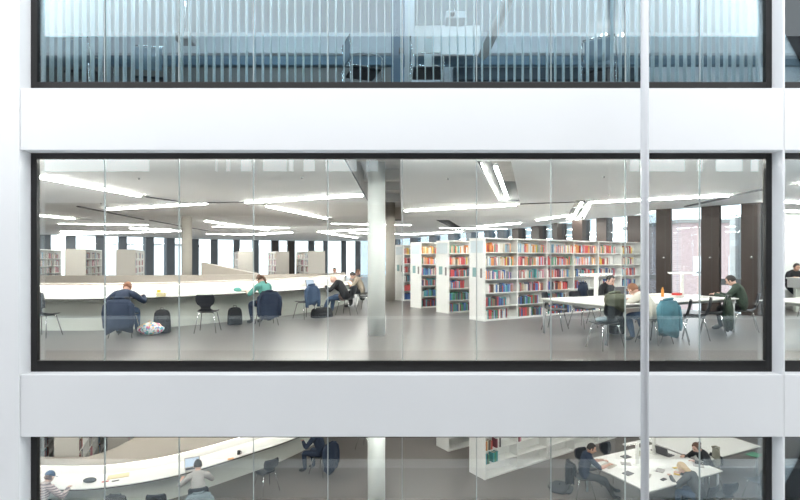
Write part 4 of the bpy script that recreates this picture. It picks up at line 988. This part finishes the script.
# ---- upper floor chairs near the glass (seen from below)
def tubechair(x, y, face, label, mt='shell'):
    t = thing('office_chair', label, 'chair', (x, y, 4.0), R(face-90), 'tubular chairs upstairs')
    m = MB(); m.box(-.24,.24,-.22,.24,.50,.54); m.build('seat', M[mt], t, bevel=.015)
    m = MB(); m.box(-.21,.21,-.27,-.245,.62,.98); m.build('backrest', M['upb'], t, bevel=.01)
    for s in (-1,1):
        m = MB(); m.tube([(s*.25,.25,.02),(s*.25,.25,.70),(s*.25,.18,.74),(s*.25,-.10,.74),(s*.25,-.22,.70),(s*.24,-.27,.97)], .011, 8); m.build('armrest', M['chrome'], t)
        m = MB(); m.tube([(s*.25,.25,.012),(s*.25,-.25,.012)], .011, 8); m.build('runner', M['chrome'], t)
        m = MB(); m.tube([(s*.25,-.26,.60),(s*.25,-.24,.02)], .011, 8); m.build('leg', M['chrome'], t)
    m = MB(); m.tube([(-.21,-.26,.97),(-.24,-.26,1.0),(.24,-.26,1.0),(.21,-.26,.97)], .011, 8); m.build('top_rail', M['chrome'], t)
tubechair(-.60, 7.92, 20, 'dark tubular chair left of the dark blue panel upstairs')
tubechair(.42, 7.92, 0, 'dark tubular chair right of the dark blue panel upstairs')
tubechair(3.20, 7.95, 60, 'dark tubular chair upstairs near the grey pole')
tubechair(-5.0, 8.0, 80, 'dark tubular chair upstairs behind the left blinds')
tubechair(-4.1, 8.3, 100, 'dark tubular chair upstairs, second from the left', )
m = MB(); m.box(-.06,.06,0,.02,0,.5); o = m.build('paper_folder', M['slat']); o.location = (.44,7.85,4.541); tag(o, 'pale blue upright folder standing on the upstairs chair', 'folder')

# ================================================================ OUTSIDE
def brickhouse(x0, x1, y0, y1, z0, z1, mt, label):
    t = thing('brick_building', label, 'building', (x0, y0, z0))
    m = MB(); m.box(0, x1-x0, 0, y1-y0, 0, z1-z0); m.build('wall', M[mt], t)
    m = MB(); m.box(-.3, x1-x0+.3, -.3, y1-y0+.3, z1-z0, z1-z0+.3); m.build('roof', M['upg'], t)
    n = int((x1-x0)/3)
    for r_ in range(max(1, int((z1-z0)/3.2))):
        for k in range(n):
            m = MB(); m.box(1+k*3, 2.6+k*3, -.04, .02, 1.2+r_*3.2, 2.8+r_*3.2); m.build('window', M['upw'], t)
brickhouse(23.6, 38, 42, 52, -4.2, 4.6, 'brick', 'pale pink brick building seen through the right windows')
brickhouse(14, 21, 60, 70, -4.2, 5.5, 'upw', 'pale building between pillars above the nearest bookcase')
brickhouse(-42, -34, 72, 84, -4.2, 3.6, 'upw', 'pale house seen through the far left windows')
m = MB(); m.box(-120, 120, 22.4, 180, -4.6, -4.2); struct(m.build('floor_ground', M['ground']))
m = MB(); m.box(-60, 60, -5, 6.9, -6.6, -6.2); struct(m.build('floor_courtyard_bounce', M['oppl']))  # unseen ground, raised and whitened to bounce light onto the facade

# opposite wing, behind the camera, mirrored in the glass
YO = .85
for z0, z1 in [(-4.9,-4.04),(-.90,-.04),(3.10,3.96)]:
    m = MB(); m.box(-14, 14, YO-.4, YO, z0, z1); struct(m.build('wall_opposite', M['oppw']))
m = MB(); m.box(-14, 14, -4.6, -4.4, -8, 3.96); struct(m.build('wall_opposite_inner', M['oppd']))
m = MB(); m.box(-14, 14, -4.4, YO-.42, -.3, -.1); struct(m.build('floor_opposite', M['oppd']))
m = MB(); m.box(-14, 14, -4.4, YO-.4, 3.2, 3.4); struct(m.build('ceiling_opposite', M['oppd']))
for s in (-1,1):
    m = MB(); m.box(*( (-14.2,-14) if s < 0 else (14,14.2) ), -4.6, YO, -8, 3.96); struct(m.build('wall_opposite_end', M['oppd']))
br = [(214,218),(225,231),(240,252),(262,287),(288,294),(303,315),(325,357),(366,378),(629,641),(648,687),(696,705),(715,745),(750,763)]
edges_ = [150]+[v for b in br for v in b]+[800]
toX = lambda px: (px-400)*(2*7.255-YO)/F
m = MB(); m.box(-14, 14, YO-.4, YO+.12, -.039, -.005); struct(m.build('trim_ledge', M['oppl']))
m = MB(); m.box(-14, 14, YO-.4, YO+.12, -4.039, -4.005); struct(m.build('trim_ledge', M['oppl']))
m = MB(); m.box(-14, 14, -3.4, -3.2, 5.3, 7.2); struct(m.build('wall_opposite_inner', M['oppd']))
m = MB(); m.box(-14, 14, -3.4, YO-.2, 7.2, 7.3); struct(m.build('ceiling_opposite', M['oppd']))
m = MB(); m.box(-14, 14, YO-.2, YO, 7.10, 7.62); struct(m.build('wall_opposite', M['oppw']))
for i in range(0, len(edges_)-1, 2):
    a, b = toX(edges_[i]), toX(edges_[i+1])
    m = MB(); m.box(a, b, YO-.2, YO-.05, 3.965, 4.75); struct(m.build('wall_opposite_panel', M['opp']))

# ================================================================ WORLD AND CAMERA
w = bpy.data.worlds.new('sky'); scn.world = w; w.use_nodes = True
bg = w.node_tree.nodes['Background']; bg.inputs['Color'].default_value = (.945,.975,1.0,1); bg.inputs['Strength'].default_value = 3.1
cam = bpy.data.cameras.new('camera'); co = bpy.data.objects.new('camera', cam); COL.objects.link(co)
co.location = (0, 0, H); co.rotation_euler = (R(90), 0, 0); cam.sensor_width = 36; cam.lens = 22.5; cam.shift_y = .01125; cam.clip_start = .05; cam.clip_end = 500
scn.camera = co
scn.view_settings.view_transform = 'Standard'; scn.view_settings.look = 'None'; scn.view_settings.exposure = 0.1; scn.view_settings.gamma = 1; scn.view_settings.use_curve_mapping = False
